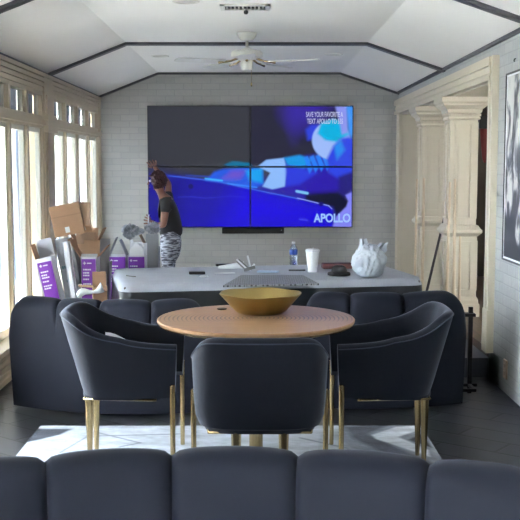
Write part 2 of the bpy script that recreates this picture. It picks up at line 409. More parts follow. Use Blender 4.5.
col = P_([(258, 166), (266, 160), (284, 158), (287, 170), (285, 186), (272, 189), (262, 186), (270, 172)], (140, 186, 250), 1)
col = P_([(284, 158), (300, 155), (312, 160), (304, 168), (288, 166)], (20, 150, 230), 1.5)
col = P_([(286, 166), (304, 168), (318, 172), (300, 184), (286, 186)], (44, 60, 220), 2)
for k in range(4):
    x = 304 + k * 6; col = P_([(x, 158 - k), (x + 4, 156 - k), (x + 9, 168 - k), (x + 6, 173 - k)], (40, 130, 250), .8)
col = P_([(306, 129), (312, 124), (322, 124), (318, 138), (308, 140)], (50, 70, 220), 2)
col = blend(col, soft(np.hypot(U - 332, V - 140) - 19.5, 1), (156, 186, 248))
col = P_([(318, 133), (322, 122), (334, 118), (346, 122), (350, 134), (338, 142), (326, 140)], (16, 176, 226), 1.5)
col = P_([(334, 146), (342, 138), (350, 136), (356, 140), (356, 176), (346, 182), (330, 172), (328, 158)], (48, 70, 225), 2)
col = P_([(335, 146), (342, 140), (346, 150), (338, 160)], (40, 140, 240), 2)
col = P_([(336, 105), (348, 105), (349, 132), (343, 134), (340, 120)], (140, 150, 238), 1.5)
col = P_([(347, 105), (356, 105), (356, 140), (350, 134)], (70, 150, 245), 1.5)
col = P_([(340, 176), (356, 170), (356, 196), (348, 200), (340, 192)], (34, 28, 120), 2)
col = P_([(356, 190), (347, 195), (350, 201), (348, 207), (338, 217), (333, 230), (356, 230)], (132, 134, 246), 1)
def line(pts, c, w=.5, a=1.0):
    global col
    for p, q in zip(pts, pts[1:]):
        p = np.array(p); q = np.array(q); e = q - p
        t = np.clip(((U - p[0]) * e[0] + (V - p[1]) * e[1]) / (e @ e), 0, 1)
        col = blend(col, soft(np.hypot(U - p[0] - e[0] * t, V - p[1] - e[1] * t) - w, .5) * a, c)
line([(167, 175), (218, 181), (252, 189), (300, 199)], (70, 120, 240), .4)
line([(205, 178), (222, 180)], (60, 180, 255), .9); line([(228, 183), (256, 187)], (60, 140, 250), .7)
line([(298, 198), (330, 206), (333, 209)], (150, 170, 255), .4); line([(297, 191), (308, 193)], (120, 190, 240), 1.4)
line([(177, 197), (190, 196.5), (205, 198), (230, 196), (246, 197)], (70, 80, 210), .3, .8)
line([(300, 220), (308, 221)], (90, 100, 240), .6, .8)
line([(185, 174.5), (210, 176)], (30, 70, 200), .6, .7)
col = blend(col, soft(np.hypot(U - 190, V - 186) - 2.6, .8), (24, 22, 80)); col = blend(col, soft(np.hypot(U - 322, V - 204) - 2.4, .8), (20, 10, 110))
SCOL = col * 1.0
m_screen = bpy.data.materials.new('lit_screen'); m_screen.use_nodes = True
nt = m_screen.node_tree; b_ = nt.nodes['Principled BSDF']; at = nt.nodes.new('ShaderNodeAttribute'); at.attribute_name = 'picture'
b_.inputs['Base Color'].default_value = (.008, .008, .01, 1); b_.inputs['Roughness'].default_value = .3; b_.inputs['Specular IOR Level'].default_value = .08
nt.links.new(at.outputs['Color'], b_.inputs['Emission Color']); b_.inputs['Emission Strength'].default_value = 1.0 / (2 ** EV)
def display(ix, iz, label):
    w = (TX1 - TX0) / 2; h = (TZ1 - TZ0) / 2
    cx = TX0 + w * (ix + .5); zb = TZ0 + h * iz
    t = thing('display_panel', label, 'television', (cx, TVY + .03, zb), group='displays of the video wall')
    bm = BM(); box2(bm, (-w / 2, -.022, 0), (w / 2, .045, h), .003); obj('housing', bm, m_blackpl, t)
    e = .004 if True else 0
    x0, x1, z0, z1 = -w / 2 + .01, w / 2 - .01, .01, h - .01
    iu0, iu1 = (0, nu // 2) if ix == 0 else (nu // 2, nu)
    iv0, iv1 = (0, nv // 2) if iz == 1 else (nv // 2, nv)
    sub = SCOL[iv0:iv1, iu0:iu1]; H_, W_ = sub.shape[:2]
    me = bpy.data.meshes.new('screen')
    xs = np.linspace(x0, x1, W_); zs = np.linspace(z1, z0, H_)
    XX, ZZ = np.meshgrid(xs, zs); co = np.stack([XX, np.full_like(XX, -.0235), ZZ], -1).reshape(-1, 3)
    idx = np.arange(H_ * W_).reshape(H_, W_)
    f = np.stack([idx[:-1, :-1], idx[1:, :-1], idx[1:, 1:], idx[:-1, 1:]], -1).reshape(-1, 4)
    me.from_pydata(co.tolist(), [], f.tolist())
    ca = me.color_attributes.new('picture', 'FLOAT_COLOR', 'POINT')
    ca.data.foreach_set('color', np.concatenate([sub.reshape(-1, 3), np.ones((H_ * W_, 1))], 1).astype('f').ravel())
    me.materials.append(m_screen)
    o = bpy.data.objects.new('screen', me); C.objects.link(o); o.parent = t
    return t, o
d00, _ = display(0, 1, 'upper left display of the wall mounted video wall, dark, with grey room reflection painted in')
d10, s10 = display(1, 1, 'upper right display of the wall mounted video wall, showing caption and cyan shapes')
d01, _ = display(0, 0, 'lower left display of the wall mounted video wall, showing deep blue')
d11, s11 = display(1, 0, 'lower right display of the wall mounted video wall, with blue picture and logo')
def emit(name, c, s=1.0):
    m = bpy.data.materials.new(name); m.use_nodes = True; bb = m.node_tree.nodes['Principled BSDF']
    bb.inputs['Base Color'].default_value = (.01, .01, .01, 1)
    bb.inputs['Emission Color'].default_value = (*lin(c), 1); bb.inputs['Emission Strength'].default_value = s / (2 ** EV); return m
def text_mesh(name, txt, m, parent, px0, px1, py0, py1, Y, bold=.0):
    """flat lettering fitted to a rectangle on a plane Y (world), parented"""
    cu = bpy.data.curves.new(name, 'FONT'); cu.body = txt; cu.offset = bold; cu.extrude = 0.0
    o = bpy.data.objects.new(name, cu); C.objects.link(o)
    dg = bpy.context.evaluated_depsgraph_get(); me = bpy.data.meshes.new_from_object(o.evaluated_get(dg)); bpy.data.objects.remove(o); bpy.data.curves.remove(cu)
    xs = [v.co.x for v in me.vertices]; ys = [v.co.y for v in me.vertices]
    a = at_y(px0, py1, Y); c = at_y(px1, py0, Y)
    loc = parent.matrix_world.translation if False else parent.location
    for v in me.vertices:
        fx = (v.co.x - min(xs)) / (max(xs) - min(xs)); fz = (v.co.y - min(ys)) / (max(ys) - min(ys))
        v.co = Vector((a.x + (c.x - a.x) * fx - loc.x, Y - loc.y, a.z + (c.z - a.z) * fz - loc.z))
    me.materials.append(m)
    t = bpy.data.objects.new(name, me); C.objects.link(t); t.parent = parent; return t
bpy.context.view_layer.update()
YS = TVY + .03 - .0248
m_cap = emit('caption_light', (196, 200, 232))
text_mesh('caption_line', 'SAVE YOUR FAVORITE A', m_cap, d10, 306, 343, 111.8, 117, YS, .012)
text_mesh('caption_line', 'TEXT APOLLO TO 555', m_cap, d10, 307, 343, 118.6, 123.8, YS, .012)
text_mesh('logo', 'APOLLO', emit('logo_light', (150, 190, 250)), d11, 313.5, 350.5, 213.5, 222.5, YS, .035)
# sound bar
p = at_y(222, 227, YB - .06); q = at_y(284, 233.5, YB - .06)
t = thing('sound_bar', 'slim black sound bar mounted under the video wall', 'speaker', ((p.x + q.x) / 2, YB - .04, q.z))
b = BM(); box2(b, (-(q.x - p.x) / 2, -.04, 0), ((q.x - p.x) / 2, .04, p.z - q.z - .008), .006); obj('body', b, m_blackpl, t)
b = BM(); lathe(b, [(.006, 0), (.006, .003)], 12); o = obj('indicator', b, mat('indicator_grey', (150, 150, 160)), t); o.rotation_euler = (PI / 2, 0, 0); o.location = ((q.x - p.x) / 2 - .03, -.04, .04)

# ------------------------------------------------------------------ ceiling fixtures
FX = at_y(247, 50, 8.2).x
t = thing('ceiling_fan', 'white five-blade ceiling fan with short rod hanging from flat ceiling', 'fan', (FX, 8.2, ZF))
b = BM(); lathe(b, [(.03, -.065), (.05, -.06), (.078, -.02), (.08, 0)], 28); obj('canopy', b, m_fan, t, True, 40)
b = BM(); tube(b, [(0, 0, -.06), (0, 0, -.15)], .012); obj('rod', b, m_fan, t, True)
b = BM(); lathe(b, [(.04, -.215), (.1, -.205), (.128, -.195), (.13, -.16), (.115, -.145), (.06, -.135), (.03, -.12)], 36); obj('motor_housing', b, m_fan, t, True, 40)
b = BM(); lathe(b, [(.02, -.3), (.045, -.295), (.05, -.25), (.048, -.215), (.06, -.212)], 24); obj('switch_housing', b, m_fan, t, True, 40)
for k in range(5):
    a = math.radians(-90 + 72 * k); 
    b = BM()
    w = [(.19, .05), (.22, .06), (.4, .066), (.55, .07), (.585, .055), (.595, .03)]
    up = [Vector((r, h_, .0)) for r, h_ in w]; dn = [Vector((r, -h_, .0)) for r, h_ in reversed(w)]
    outl = up + dn; tl_ = math.radians(6)
    Rm = Matrix.Rotation(a, 3, 'Z') @ Matrix.Rotation(tl_, 3, 'X')
    loft(b, [[Rm @ p + Vector((0, 0, -.235)) for p in outl], [Rm @ (p + Vector((0, 0, .008))) + Vector((0, 0, -.235)) for p in outl]])
    bl = obj('blade', b, m_fan, t)
    b = BM(); R3 = Matrix.Rotation(a, 3, 'Z'); tube(b, [R3 @ Vector((.08, 0, -.205)), R3 @ Vector((.14, .0, -.228)), R3 @ Vector((.24, 0, -.243))], [.009, .008, .011], 8)
    obj('blade_bracket', b, m_brass, bl, True)
b = BM(); tube(b, [(.035, -.02, -.29), (.035, -.02, -.4)], .0018, 6); lathe(b, [(.002, -.43), (.008, -.42), (.006, -.4), (.002, -.395)], 10, (.035, -.02, 0)); obj('pull_chain', b, m_brass, t, True)
# vent
p = at_z(245, 6.5, ZF)
t = thing('ceiling_vent', 'rectangular white ceiling vent with slats near the top of the photo', 'vent', (p.x, p.y, ZF))
b = BM()
for s in (-1, 1):
    box2(b, (s * .165, -.11, -.012), (s * .135, .11, 0)); box2(b, (-.165, s * .11, -.012), (.165, s * .075, 0))
obj('frame', b, m_fan, t)
b = BM(); box2(b, (-.14, -.08, -.003), (.14, .08, -.001)); obj('duct', b, mat('vent_dark', (70, 70, 72), .8), t)
for k in range(10):
    b = BM(); box(b, (-.122 + k * .027, 0, -.008), (.003, .15, .014), Euler((0, .6, 0))); obj('slat', b, m_fan, t)
# small sensor hanging near the vent
p = at_z(246, 13, ZF - .05)
b = BM(); lathe(b, [(.003, 0), (.003, -.03), (.014, -.036), (.016, -.048), (.01, -.058), (.002, -.06)], 16, (0, 0, 0)); o = obj('ceiling_hook', b, mat('dark_grey_metal', (80, 80, 84), .4, .5), None, True, 40); o.location = (p.x, p.y, ZF); tag(o, 'small round grey hook hanging from ceiling just below the vent', 'hook')
m_lamp_in = emit('downlight_glow', (235, 228, 214), .5)
for px, py, lab in ((160, 56, 'round recessed downlight, left of the ceiling fan'), (333.5, 54.5, 'round recessed downlight, right of the ceiling fan'), (186, 1.5, 'round recessed downlight at top edge of the photo, left of the vent')):
    p = at_z(px, py, ZF)
    t = thing('recessed_light', lab, 'ceiling light', (p.x, p.y, ZF), group='recessed ceiling lights')
    b = BM(); lathe(b, [(.062, -.0), (.065, -.007), (.088, -.005), (.09, 0)], 32, cap=False); obj('trim_ring', b, m_fan, t, True)
    b = BM(); lathe(b, [(.062, -.003), (.001, -.003)], 24, cap=False); obj('lens', b, mat('frosted_lens', (200, 196, 186), .4), t)

# ------------------------------------------------------------------ right wall: painting, outlet, hook
t = thing('framed_painting', 'large black and white abstract painting in thin black frame on right brick wall', 'painting', (XR, 5.95, .885))
HW, HH = .58, 1.2
b = BM()
for s in (-1, 1): box2(b, (-.035, s * HW, 0), (0, s * (HW - .012), HH))
box2(b, (-.035, -HW, 0), (0, HW, .012)); box2(b, (-.035, -HW, HH - .012), (0, HW, HH)); obj('frame', b, m_black, t)
m_art = bpy.data.materials.new('abstract_paint'); m_art.use_nodes = True
nt = m_art.node_tree; N = nt.nodes; L = nt.links; pb = N['Principled BSDF']; tc = N.new('ShaderNodeTexCoord')
mp = N.new('ShaderNodeMapping'); mp.inputs['Scale'].default_value = (1, 3.2, 1.6); n1 = N.new('ShaderNodeTexNoise'); n1.inputs['Scale'].default_value = 2.2; n1.inputs['Detail'].default_value = 8; n1.inputs['Distortion'].default_value = .8
sx = N.new('ShaderNodeSeparateXYZ'); L.new(tc.outputs['Object'], sx.inputs[0])
ma = N.new('ShaderNodeMapRange'); ma.inputs[1].default_value = 0; ma.inputs[2].default_value = 1.2; ma.inputs[3].default_value = -.26; ma.inputs[4].default_value = .1
L.new(sx.outputs['Z'], ma.inputs[0]); add = N.new('ShaderNodeMath'); L.new(n1.outputs['Fac'], add.inputs[0]); L.new(ma.outputs[0], add.inputs[1])
cr = N.new('ShaderNodeValToRGB'); e = cr.color_ramp.elements; e[0].position = .38; e[0].color = (.035, .037, .045, 1); e[1].position = .5; e[1].color = (.62, .62, .6, 1); e2 = cr.color_ramp.elements.new(.44); e2.color = (.2, .21, .23, 1)
L.new(tc.outputs['Object'], mp.inputs[0]); L.new(mp.outputs[0], n1.inputs['Vector']); L.new(add.outputs[0], cr.inputs[0]); L.new(cr.outputs[0], pb.inputs['Base Color'])
b = BM(); box2(b, (-.026, -HW + .02, .02), (-.004, HW - .02, HH - .02)); obj('canvas', b, m_art, t)
b = BM()
for s in (-1, 1): box2(b, (-.03, s * (HW - .012), .012), (-.004, s * (HW - .017), HH - .012))
box2(b, (-.03, -HW + .012, .012), (-.004, HW - .012, .022)); box2(b, (-.03, -HW + .012, HH - .022), (-.004, HW - .012, HH - .012)); obj('inner_border', b, m_paper, t)
t = thing('wall_outlet', 'small beige outlet cover low on the right brick wall', 'outlet', (XR, 6.48, .1))
b = BM(); box2(b, (-.012, -.04, 0), (0, .04, .125), .003); obj('cover_plate', b, mat('beige_plastic', (206, 182, 158), .4), t)
ms_ = mat('beige_socket', (190, 168, 146), .4)
for z_ in (.025, .075): b = BM(); box2(b, (-.015, -.015, z_), (-.011, .015, z_ + .025), .001); obj('socket', b, ms_, t)
p = at_y(514, 59, 6.4)
b = BM(); tube(b, [(0, 0, 0), (-.01, 0, -.002), (-.012, 0, -.012), (-.008, 0, -.018)], .0035, 8); o = obj('wall_hook', b, m_black, None, True); o.location = (XR, 6.42, 2.17); tag(o, 'tiny dark hook on right brick wall above the painting', 'hook')

# ------------------------------------------------------------------ side room things glimpsed past the columns
t = thing('tall_cabinet', 'dark brown tall cabinet in the side room seen behind the near column', 'cabinet', (3.25, 12.3 - 1.2, .2))
m_brown = mat('dark_brown_wood', (74, 60, 52), .5, var=.25, vscale=6)
b = BM(); box2(b, (-.5, -.25, 0), (.45, .25, 1.2), .01); obj('body', b, m_brown, t)
for s in (-1, 1):
    b = BM(); box2(b, (-.25 + s * .23 - .02, -.27, .05), (-.25 + s * .23 + .2 - .02, -.25, 1.15), .004); dr = obj('door', b, m_brown, t)
    b = BM(); tube(b, [(-.25 + s * .23 + .02, -.285, .6), (-.25 + s * .23 + .02, -.285, .75)], .007, 8); obj('handle', b, m_brass, dr, True)
pt = at_y(483.5, 122, 8.95)
t = thing('hanging_strap', 'red strap hanging from a black bracket beyond the near column', 'strap', (pt.x, 8.95, pt.z))
b = BM(); box2(b, (-.04, -.02, -.06), (.035, .03, .06), .008); box2(b, (-.02, .03, -.03), (.06, .05, .05)); box2(b, (.0, .02, -.02), (.02, .6, .0)); obj('bracket', b, m_blackpl, t)
b = BM(); loft(b, [[Vector((x0, -.01, z)), Vector((x0 + w_, -.012, z)), Vector((x0 + w_, .006, z)), Vector((x0, .006, z))] for x0, w_, z in ((-.03, .06, -.05), (-.02, .055, -.18), (-.005, .05, -.32), (.01, .03, -.36))]); obj('red_webbing', b, mat('red_webbing', (126, 48, 46), .6), t, True)
# ------------------------------------------------------------------ poles by the columns
m_pole = mat('pale_wood', (206, 186, 158), .5, var=.1, vscale=8)
def pole(name, top, bot, r, m, label, cat, grp, lift=.0):
    bm = BM(); p, q = Vector(top), Vector(bot)
    tube(bm, [q - q, (p - q) * .5, (p - q)], [r, r * .9, r * .75], 10)
    o = obj(name, bm, m, None, True, 50); o.location = q; tag(o, label, cat, grp)
    return o
def on_floor_pole(pxt, pyt, Yt, pxb, Yb, r, label, zb=.2, m=m_pole, name='wooden_pole', cat='pole', grp='pale wooden poles by the columns'):
    top = at_y(pxt, pyt, Yt)
    xb = EYE.x + (at_y(pxb, 300, Yb)).x
    return pole(name, top, (xb, Yb, zb), r, m, label, cat, grp)
on_floor_pole(417, 179, 9.85, 414.5, 9.7, .014, 'pale wooden pole in front of the far column, leftmost of the five', .14)
on_floor_pole(424, 178, 9.82, 422, 9.65, .016, 'pale wooden pole in front of the far column, second from the left', .14)
on_floor_pole(450, 182, 8.42, 446, 8.22, .014, 'pale wooden pole at the near column, left of the pair of tall ones', .14)
on_floor_pole(455, 179, 8.4, 454, 8.2, .015, 'pale wooden pole at the near column, right of the pair of tall ones', .14)
on_floor_pole(460, 236, 8.38, 459.5, 8.25, .013, 'short pale wooden pole leaning at the near column', .14)
pole('cue_stick', at_y(448, 202, 8.85) , (at_y(421, 300, 8.9).x, 8.9, .145), .013, mat('dark_stained_wood', (52, 38, 44), .35), 'thin dark stick leaning diagonally between the two columns', 'stick', None)

# ------------------------------------------------------------------ outside greenery
def bush(x, y, h, w, n, label, seed):
    rnd = random.Random(seed); t = thing('garden_bush', label, 'bush', (x, y, -.25), group='bushes outside the windows')
    bm = BM()
    for i in range(n):
        while True:
            q = Vector((rnd.uniform(-1, 1), rnd.uniform(-1, 1), rnd.uniform(-1, 1)))
            if .3 < q.length < 1: break
        p = Vector((q.x * w, q.y * w, h * .55 + q.z * h * .45)); s = rnd.uniform(.04, .09)
        e = Euler((rnd.uniform(0, 6), rnd.uniform(0, 6), rnd.uniform(0, 6))).to_matrix()
        vs = [bm.verts.new(p + e @ Vector(c)) for c in ((-s, 0, 0), (0, -s * .5, 0), (s, 0, 0), (0, s * .5, s * .2))]; bm.faces.new(vs)
    obj('foliage', bm, mat('leaf_green', (120, 150, 84), .6, var=.4, vscale=3), t, recalc=False)
    bm = BM()
    for k in range(4): a = k * 1.6; tube(bm, [(0, 0, 0), (.2 * math.cos(a), .2 * math.sin(a), h * .4), (.5 * w * math.cos(a), .5 * w * math.sin(a), h * .8)], [.04, .025, .01], 8)
    obj('branch', bm, m_brown, t, True)
bush(-3.55, 14.4, 2.6, .9, 2600, 'leafy green bush outside, seen between curtains of the left windows', 1)

# ------------------------------------------------------------------ dust-sheeted table
TZ = .68
FL, FR, RR, RL = at_z(109, 286, TZ), at_z(414, 279, TZ), at_z(386, 264, TZ), at_z(124, 269, TZ)
ctr = (FL + FR + RR + RL) / 4
ux = ((FR - FL) + (RR - RL)).normalized(); ang = math.atan2(ux.y, ux.x)
Wt = ((FR - FL).length + (RR - RL).length) / 2; Dt = ((RL - FL).length + (RR - FR).length) / 2
t = thing('long_table', 'long table hidden under the grey dust sheet behind the far sofas', 'table', (ctr.x, ctr.y, 0), (0, 0, ang))
b = BM(); box2(b, (-Wt / 2 + .02, -Dt / 2 + .02, TZ - .06), (Wt / 2 - .02, Dt / 2 - .02, TZ - .012), .01); obj('tabletop', b, m_brown, t)
for sx_ in (-1, 1):
    for sy_ in (-1, 1):
        b = BM(); tube(b, [(sx_ * (Wt / 2 - .15), sy_ * (Dt / 2 - .13), 0), (sx_ * (Wt / 2 - .15), sy_ * (Dt / 2 - .13), TZ - .05)], [.03, .04], 12); obj('leg', b, m_brown, t, True)
# sheet
b = BM(); NP = 240
def rrect(hx, hy, r, n=NP):
    pts = []; per = []
    segs = [((hx - r, hy - r), 0), ((-hx + r, hy - r), PI / 2), ((-hx + r, -hy + r), PI), ((hx - r, -hy + r), 1.5 * PI)]
    raw = []
    for (cx_, cy_), a0 in segs:
        for i in range(9): a = a0 + PI / 2 * i / 8; raw.append(Vector((cx_ + r * math.cos(a), cy_ + r * math.sin(a), 0)))
    raw.append(raw[0].copy()); Ls = [0]
    for i in range(1, len(raw)): Ls.append(Ls[-1] + (raw[i] - raw[i - 1]).length)
    for k in range(n):
        s = Ls[-1] * k / n
        for i in range(1, len(raw)):
            if Ls[i] >= s:
                f = (s - Ls[i - 1]) / max(1e-9, Ls[i] - Ls[i - 1]); pts.append(raw[i - 1].lerp(raw[i], f)); break
    return pts
base = rrect(Wt / 2, Dt / 2, .1)
rings = []
for k in range(14):
    f = (k / 13) ** .6 * .99 + .002
    rings.append([Vector((p.x * f, p.y * f, TZ + .004 + .007 * noise.noise(Vector((p.x * f * 5, p.y * f * 7, 2))) * (1 if k < 13 else .3))) for p in base])
for k in range(1, 15):
    d = k / 14; z = TZ - .002 - d * (TZ - .06); ring = []
    for i, p in enumerate(base):
        n = p.normalized(); s = i / NP
        w = (math.sin(s * 2 * PI * 22 + 2 * math.sin(s * 20)) * .5 + noise.noise(Vector((p.x * 4, p.y * 4, d))) * 1.0) * .035 * d
        nn = Vector((n.x * .6 if abs(p.x) < Wt / 2 - .1 else (1 if p.x > 0 else -1), 0 if abs(p.y) < Dt / 2 - .1 else (1 if p.y > 0 else -1), 0)); nn.x = 0 if abs(p.x) < Wt / 2 - .12 else nn.x
        if nn.length < .01: nn = n
        nn.normalize()
        ring.append(Vector((p.x, p.y, 0)) + nn * (.012 + .05 * d * .5 + max(-.01 - .02 * d, w)) + Vector((0, 0, z + (.03 * math.sin(s * 31) * (1 if k == 14 else 0)))))
    rings.append(ring)
loft(b, rings, True, False)
sh = obj('dust_sheet', b, m_sheet, None, True, recalc=False)
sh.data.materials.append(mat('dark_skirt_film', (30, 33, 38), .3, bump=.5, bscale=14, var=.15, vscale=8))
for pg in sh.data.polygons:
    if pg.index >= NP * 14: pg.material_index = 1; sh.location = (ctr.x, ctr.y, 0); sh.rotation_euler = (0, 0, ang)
md = sh.modifiers.new('thick', 'SOLIDIFY'); md.thickness = .002
tag(sh, 'grey dust sheet draped over the long table, hanging to the floor', 'sheet')
TT = TZ + .012
# mesh mat on the table
m_mesh = bpy.data.materials.new('woven_mesh'); m_mesh.use_nodes = True
nt = m_mesh.node_tree; N = nt.nodes; L = nt.links; pb = N['Principled BSDF']; tc = N.new('ShaderNodeTexCoord'); mp = N.new('ShaderNodeMapping'); mp.inputs['Rotation'].default_value = (0, 0, PI / 4)
ck = N.new('ShaderNodeTexBrick'); ck.offset = 0; ck.inputs['Brick Width'].default_value = .022; ck.inputs['Row Height'].default_value = .022; ck.inputs['Scale'].default_value = 1; ck.inputs['Mortar Size'].default_value = .005
ck.inputs['Color1'].default_value = ck.inputs['Color2'].default_value = (*lin((58, 58, 64)), 1); ck.inputs['Mortar'].default_value = (*lin((132, 134, 140)), 1)
L.new(tc.outputs['Object'], mp.inputs[0]); L.new(mp.outputs[0], ck.inputs['Vector']); L.new(ck.outputs['Color'], pb.inputs['Base Color']); pb.inputs['Roughness'].default_value = .5
q = [at_z(223, 285.5, TT + .012), at_z(319, 283.5, TT + .012), at_z(303, 275, TT + .012), at_z(241, 275, TT + .012)]
c0 = sum(q, Vector()) / 4
b = BM(); loft(b, [[p - c0 - Vector((0, 0, .012)) for p in q], [p - c0 for p in q]])
o = obj('mesh_mat', b, m_mesh); o.location = c0; tag(o, 'grey woven mesh mat on the front of the sheeted table behind the gold bowl', 'mat')

# bottle
p = at_z(293.5, 264.8, TT)
m_pet = mat('clear_plastic', (190, 205, 222), .12); m_pet.node_tree.nodes['Principled BSDF'].inputs['Transmission Weight'].default_value = .75
t = thing('water_bottle', 'clear plastic water bottle with blue label on the sheeted table', 'bottle', (p.x, p.y, TT))
b = BM(); lathe(b, [(.028, 0), (.032, .006), (.031, .04), (.0325, .06), (.031, .08), (.0325, .12), (.028, .14), (.014, .162), (.012, .168), (.012, .175)], 28); obj('body', b, m_pet, t, True, 50)
b = BM(); lathe(b, [(.0335, .085), (.0335, .125)], 28, cap=False); obj('label_band', b, mat('blue_label', (38, 78, 170), .4), t, True)
b = BM(); lathe(b, [(.014, .172), (.0145, .186), (.013, .188)], 20); obj('cap', b, m_paper, t, True, 40)
# cup
p = at_z(312.5, 272, TT)
t = thing('foam_cup', 'white foam cup with lid on the sheeted table right of the bottle', 'cup', (p.x, p.y, TT))
b = BM(); lathe(b, [(.034, 0), (.036, .004), (.036, .03), (.038, .035), (.052, .16), (.05, .165)], 32); obj('body', b, m_paper, t, True, 50)
b = BM(); lathe(b, [(.055, .158), (.056, .168), (.05, .17), (.048, .175), (.006, .174)], 32); obj('lid', b, m_whitec, t, True, 50)
b = BM(); tube(b, [(.0, 0, .172), (.004, 0, .185)], .004, 8); obj('straw_stub', b, m_paper, t, True)
# black headset-like cap
p = at_z(339, 275, TT)
t = thing('black_cap', 'black cap lying on the sheeted table between cup and plastic bag', 'cap', (p.x, p.y, TT))
b = BM(); lathe(b, [(.084, 0), (.085, .012), (.08, .02), (.055, .024)], 32); obj('brim', b, m_tee, t, True, 50)
b = BM(); lathe(b, [(.058, .02), (.058, .035), (.05, .058), (.03, .07), (.004, .072)], 24); obj('crown', b, m_tee, t, True, 50)
p = at_z(337, 268.5, TT)
b = BM(); box(b, (0, 0, .022), (.24, .09, .044), None, .012, 3); o = obj('leather_case', b, mat('dark_red_leather', (98, 52, 50), .45, bump=.2), None, True, 40); o.location = (p.x, p.y, TT); o.rotation_euler = (0, 0, .12); tag(o, 'dark red leather case on the sheeted table behind the black cap', 'case')
# plastic bag
p = at_z(368, 276.5, TT)
m_plast = bpy.data.materials.new('thin_white_plastic'); m_plast.use_nodes = True
nt = m_plast.node_tree; N = nt.nodes; L = nt.links; pb = N['Principled BSDF']; pb.inputs['Base Color'].default_value = (.5, .54, .6, 1); pb.inputs['Roughness'].default_value = .3; pb.inputs['Subsurface Weight'].default_value = .0
t = thing('plastic_bag', 'crumpled white plastic bag with knotted handles on right end of the sheeted table', 'bag', (p.x, p.y, TT))
b = BM(); bmesh.ops.create_icosphere(b, subdivisions=5, radius=1)
for v in b.verts:
    d = v.co.normalized(); f = (d.z + 1) / 2
    r_ = .97 - .22 * abs(noise.noise(d * 1.6 + Vector((3.1, 1, 2)))) - .16 * abs(noise.noise(Vector((d.x * 3.5, d.y * 3.5, d.z * 1.6)) + Vector((1, 7, 2)))) - .09 * abs(noise.noise(Vector((d.x * 8, d.y * 8, d.z * 4)))) - .03 * abs(noise.noise(d * 15))
    wx = .14 if f < .6 else .14 * (1 - (f - .6) * .8)
    v.co = Vector((d.x * wx * r_ * (1.06 if d.x > 0 else 1) + .01 * f, d.y * .12 * r_, max(0, .115 + d.z * .135 * (r_ + .1))))
obj('body', b, m_plast, t, True)
for cx0, cz, lx, lz, hh in ((-.025, .17, -.015, .1, .05), (.06, .165, .05, .075, .065)):
    b = BM(); rg = []
    for k in range(7):
        f = k / 6; w = hh * (1 - .5 * f) * (1 + .12 * math.sin(f * 7)); cx = cx0 + lx * f; z = cz + lz * f
        rg.append([Vector((cx - w, -.006, z)), Vector((cx - w * .3, -.03 * (1 - f * .5), z + .006)), Vector((cx + w * .3, .012, z)), Vector((cx + w, -.014, z + .012)), Vector((cx + w * .6, .02, z)), Vector((cx - w * .7, .018, z + .006))])
    loft(b, rg); obj('handle', b, m_plast, t, True, 50)
# phone and small things
def flat(name, px, py, s, m, label, cat, rz=0, bev=.004, lift=0):
    p = at_z(px, py, TT + lift); bm = BM(); box(bm, (0, 0, s[2] / 2), s, None, bev)
    o = obj(name, bm, m, None); o.location = (p.x, p.y, TT + lift); o.rotation_euler = (0, 0, rz); return tag(o, label, cat)
flat('mobile_phone', 197, 274, (.12, .07, .02), m_blackpl, 'black mobile phone on left half of the sheeted table', 'phone', .1)
flat('remote_control', 225, 266, (.15, .045, .018), m_blackpl, 'thin black remote control near the back edge of the sheeted table', 'remote', .15)
flat('paper_packet', 268, 272.5, (.16, .06, .014), mat('pale_blue_packet', (176, 196, 222), .4), 'pale blue and white packet on the sheeted table right of the tool pile', 'packet', -.25)
flat('paper_strip', 225, 273.5, (.15, .03, .006), m_paper, 'long white paper strip on the sheeted table in front of the remote', 'paper', .3, .001)
flat('pen', 297, 270.8, (.13, .012, .01), m_blackpl, 'thin black pen on the sheeted table in front of the water bottle', 'pen', .0, .003)
flat('twig', 131, 276.5, (.1, .006, .005), m_brown, 'small dark twig on left end of the sheeted table', 'twig', -.7, .001)
p = at_z(204, 278, TT)
b = BM(); bmesh.ops.create_icosphere(b, subdivisions=3, radius=.022)
for v in b.verts: v.co *= 1 - .4 * abs(noise.noise(v.co * 60)); v.co.z = v.co.z * .5 + .008; v.co.x *= 1.7
o = obj('paper_scrap', b, m_paper); o.location = (p.x, p.y, TT + .004); tag(o, 'crumpled scrap of white paper in front of the mobile phone', 'paper')
# tool pile: bracket / open pliers / gloves
p = at_z(243, 271, TT)
t = thing('metal_bracket', 'grey and white folded metal bracket standing on the middle of the sheeted table', 'bracket', (p.x, p.y, TT), (0, 0, 0))
m_steel = mat('grey_steel', (130, 130, 128), .35, .6)
b = BM(); box(b, (.0, 0, .045), (.11, .02, .035), Euler((0, .75, 0)), .004); box(b, (.05, 0, .02), (.09, .05, .025), Euler((0, -.3, 0)), .004); obj('arm', b, m_steel, t)
b = BM(); box(b, (-.005, -.012, .05), (.12, .006, .012), Euler((0, .75, 0)), .002); box(b, (.045, 0, .075), (.014, .012, .09), Euler((0, -.25, 0)), .003); box(b, (.07, 0, .03), (.06, .04, .014), Euler((0, -.9, 0)), .003); obj('white_edge', b, m_paper, t)
p = at_z(236, 269, TT)
b = BM(); rg = []
for k in range(7):
    f = k / 6; w = .03 + .02 * math.sin(f * PI); rg.append([Vector((-.12 + .2 * f, -w, .0)), Vector((-.12 + .2 * f, -w * .5, .014 + .03 * f)), Vector((-.12 + .2 * f, w * .4, .016 + .035 * f)), Vector((-.12 + .2 * f, w, 0))])
loft(b, rg); o = obj('work_glove', b, m_paper, None, True, 60); o.location = (p.x - .02, p.y + .07, TT); tag(o, 'white cloth glove lying left behind the metal bracket', 'glove')

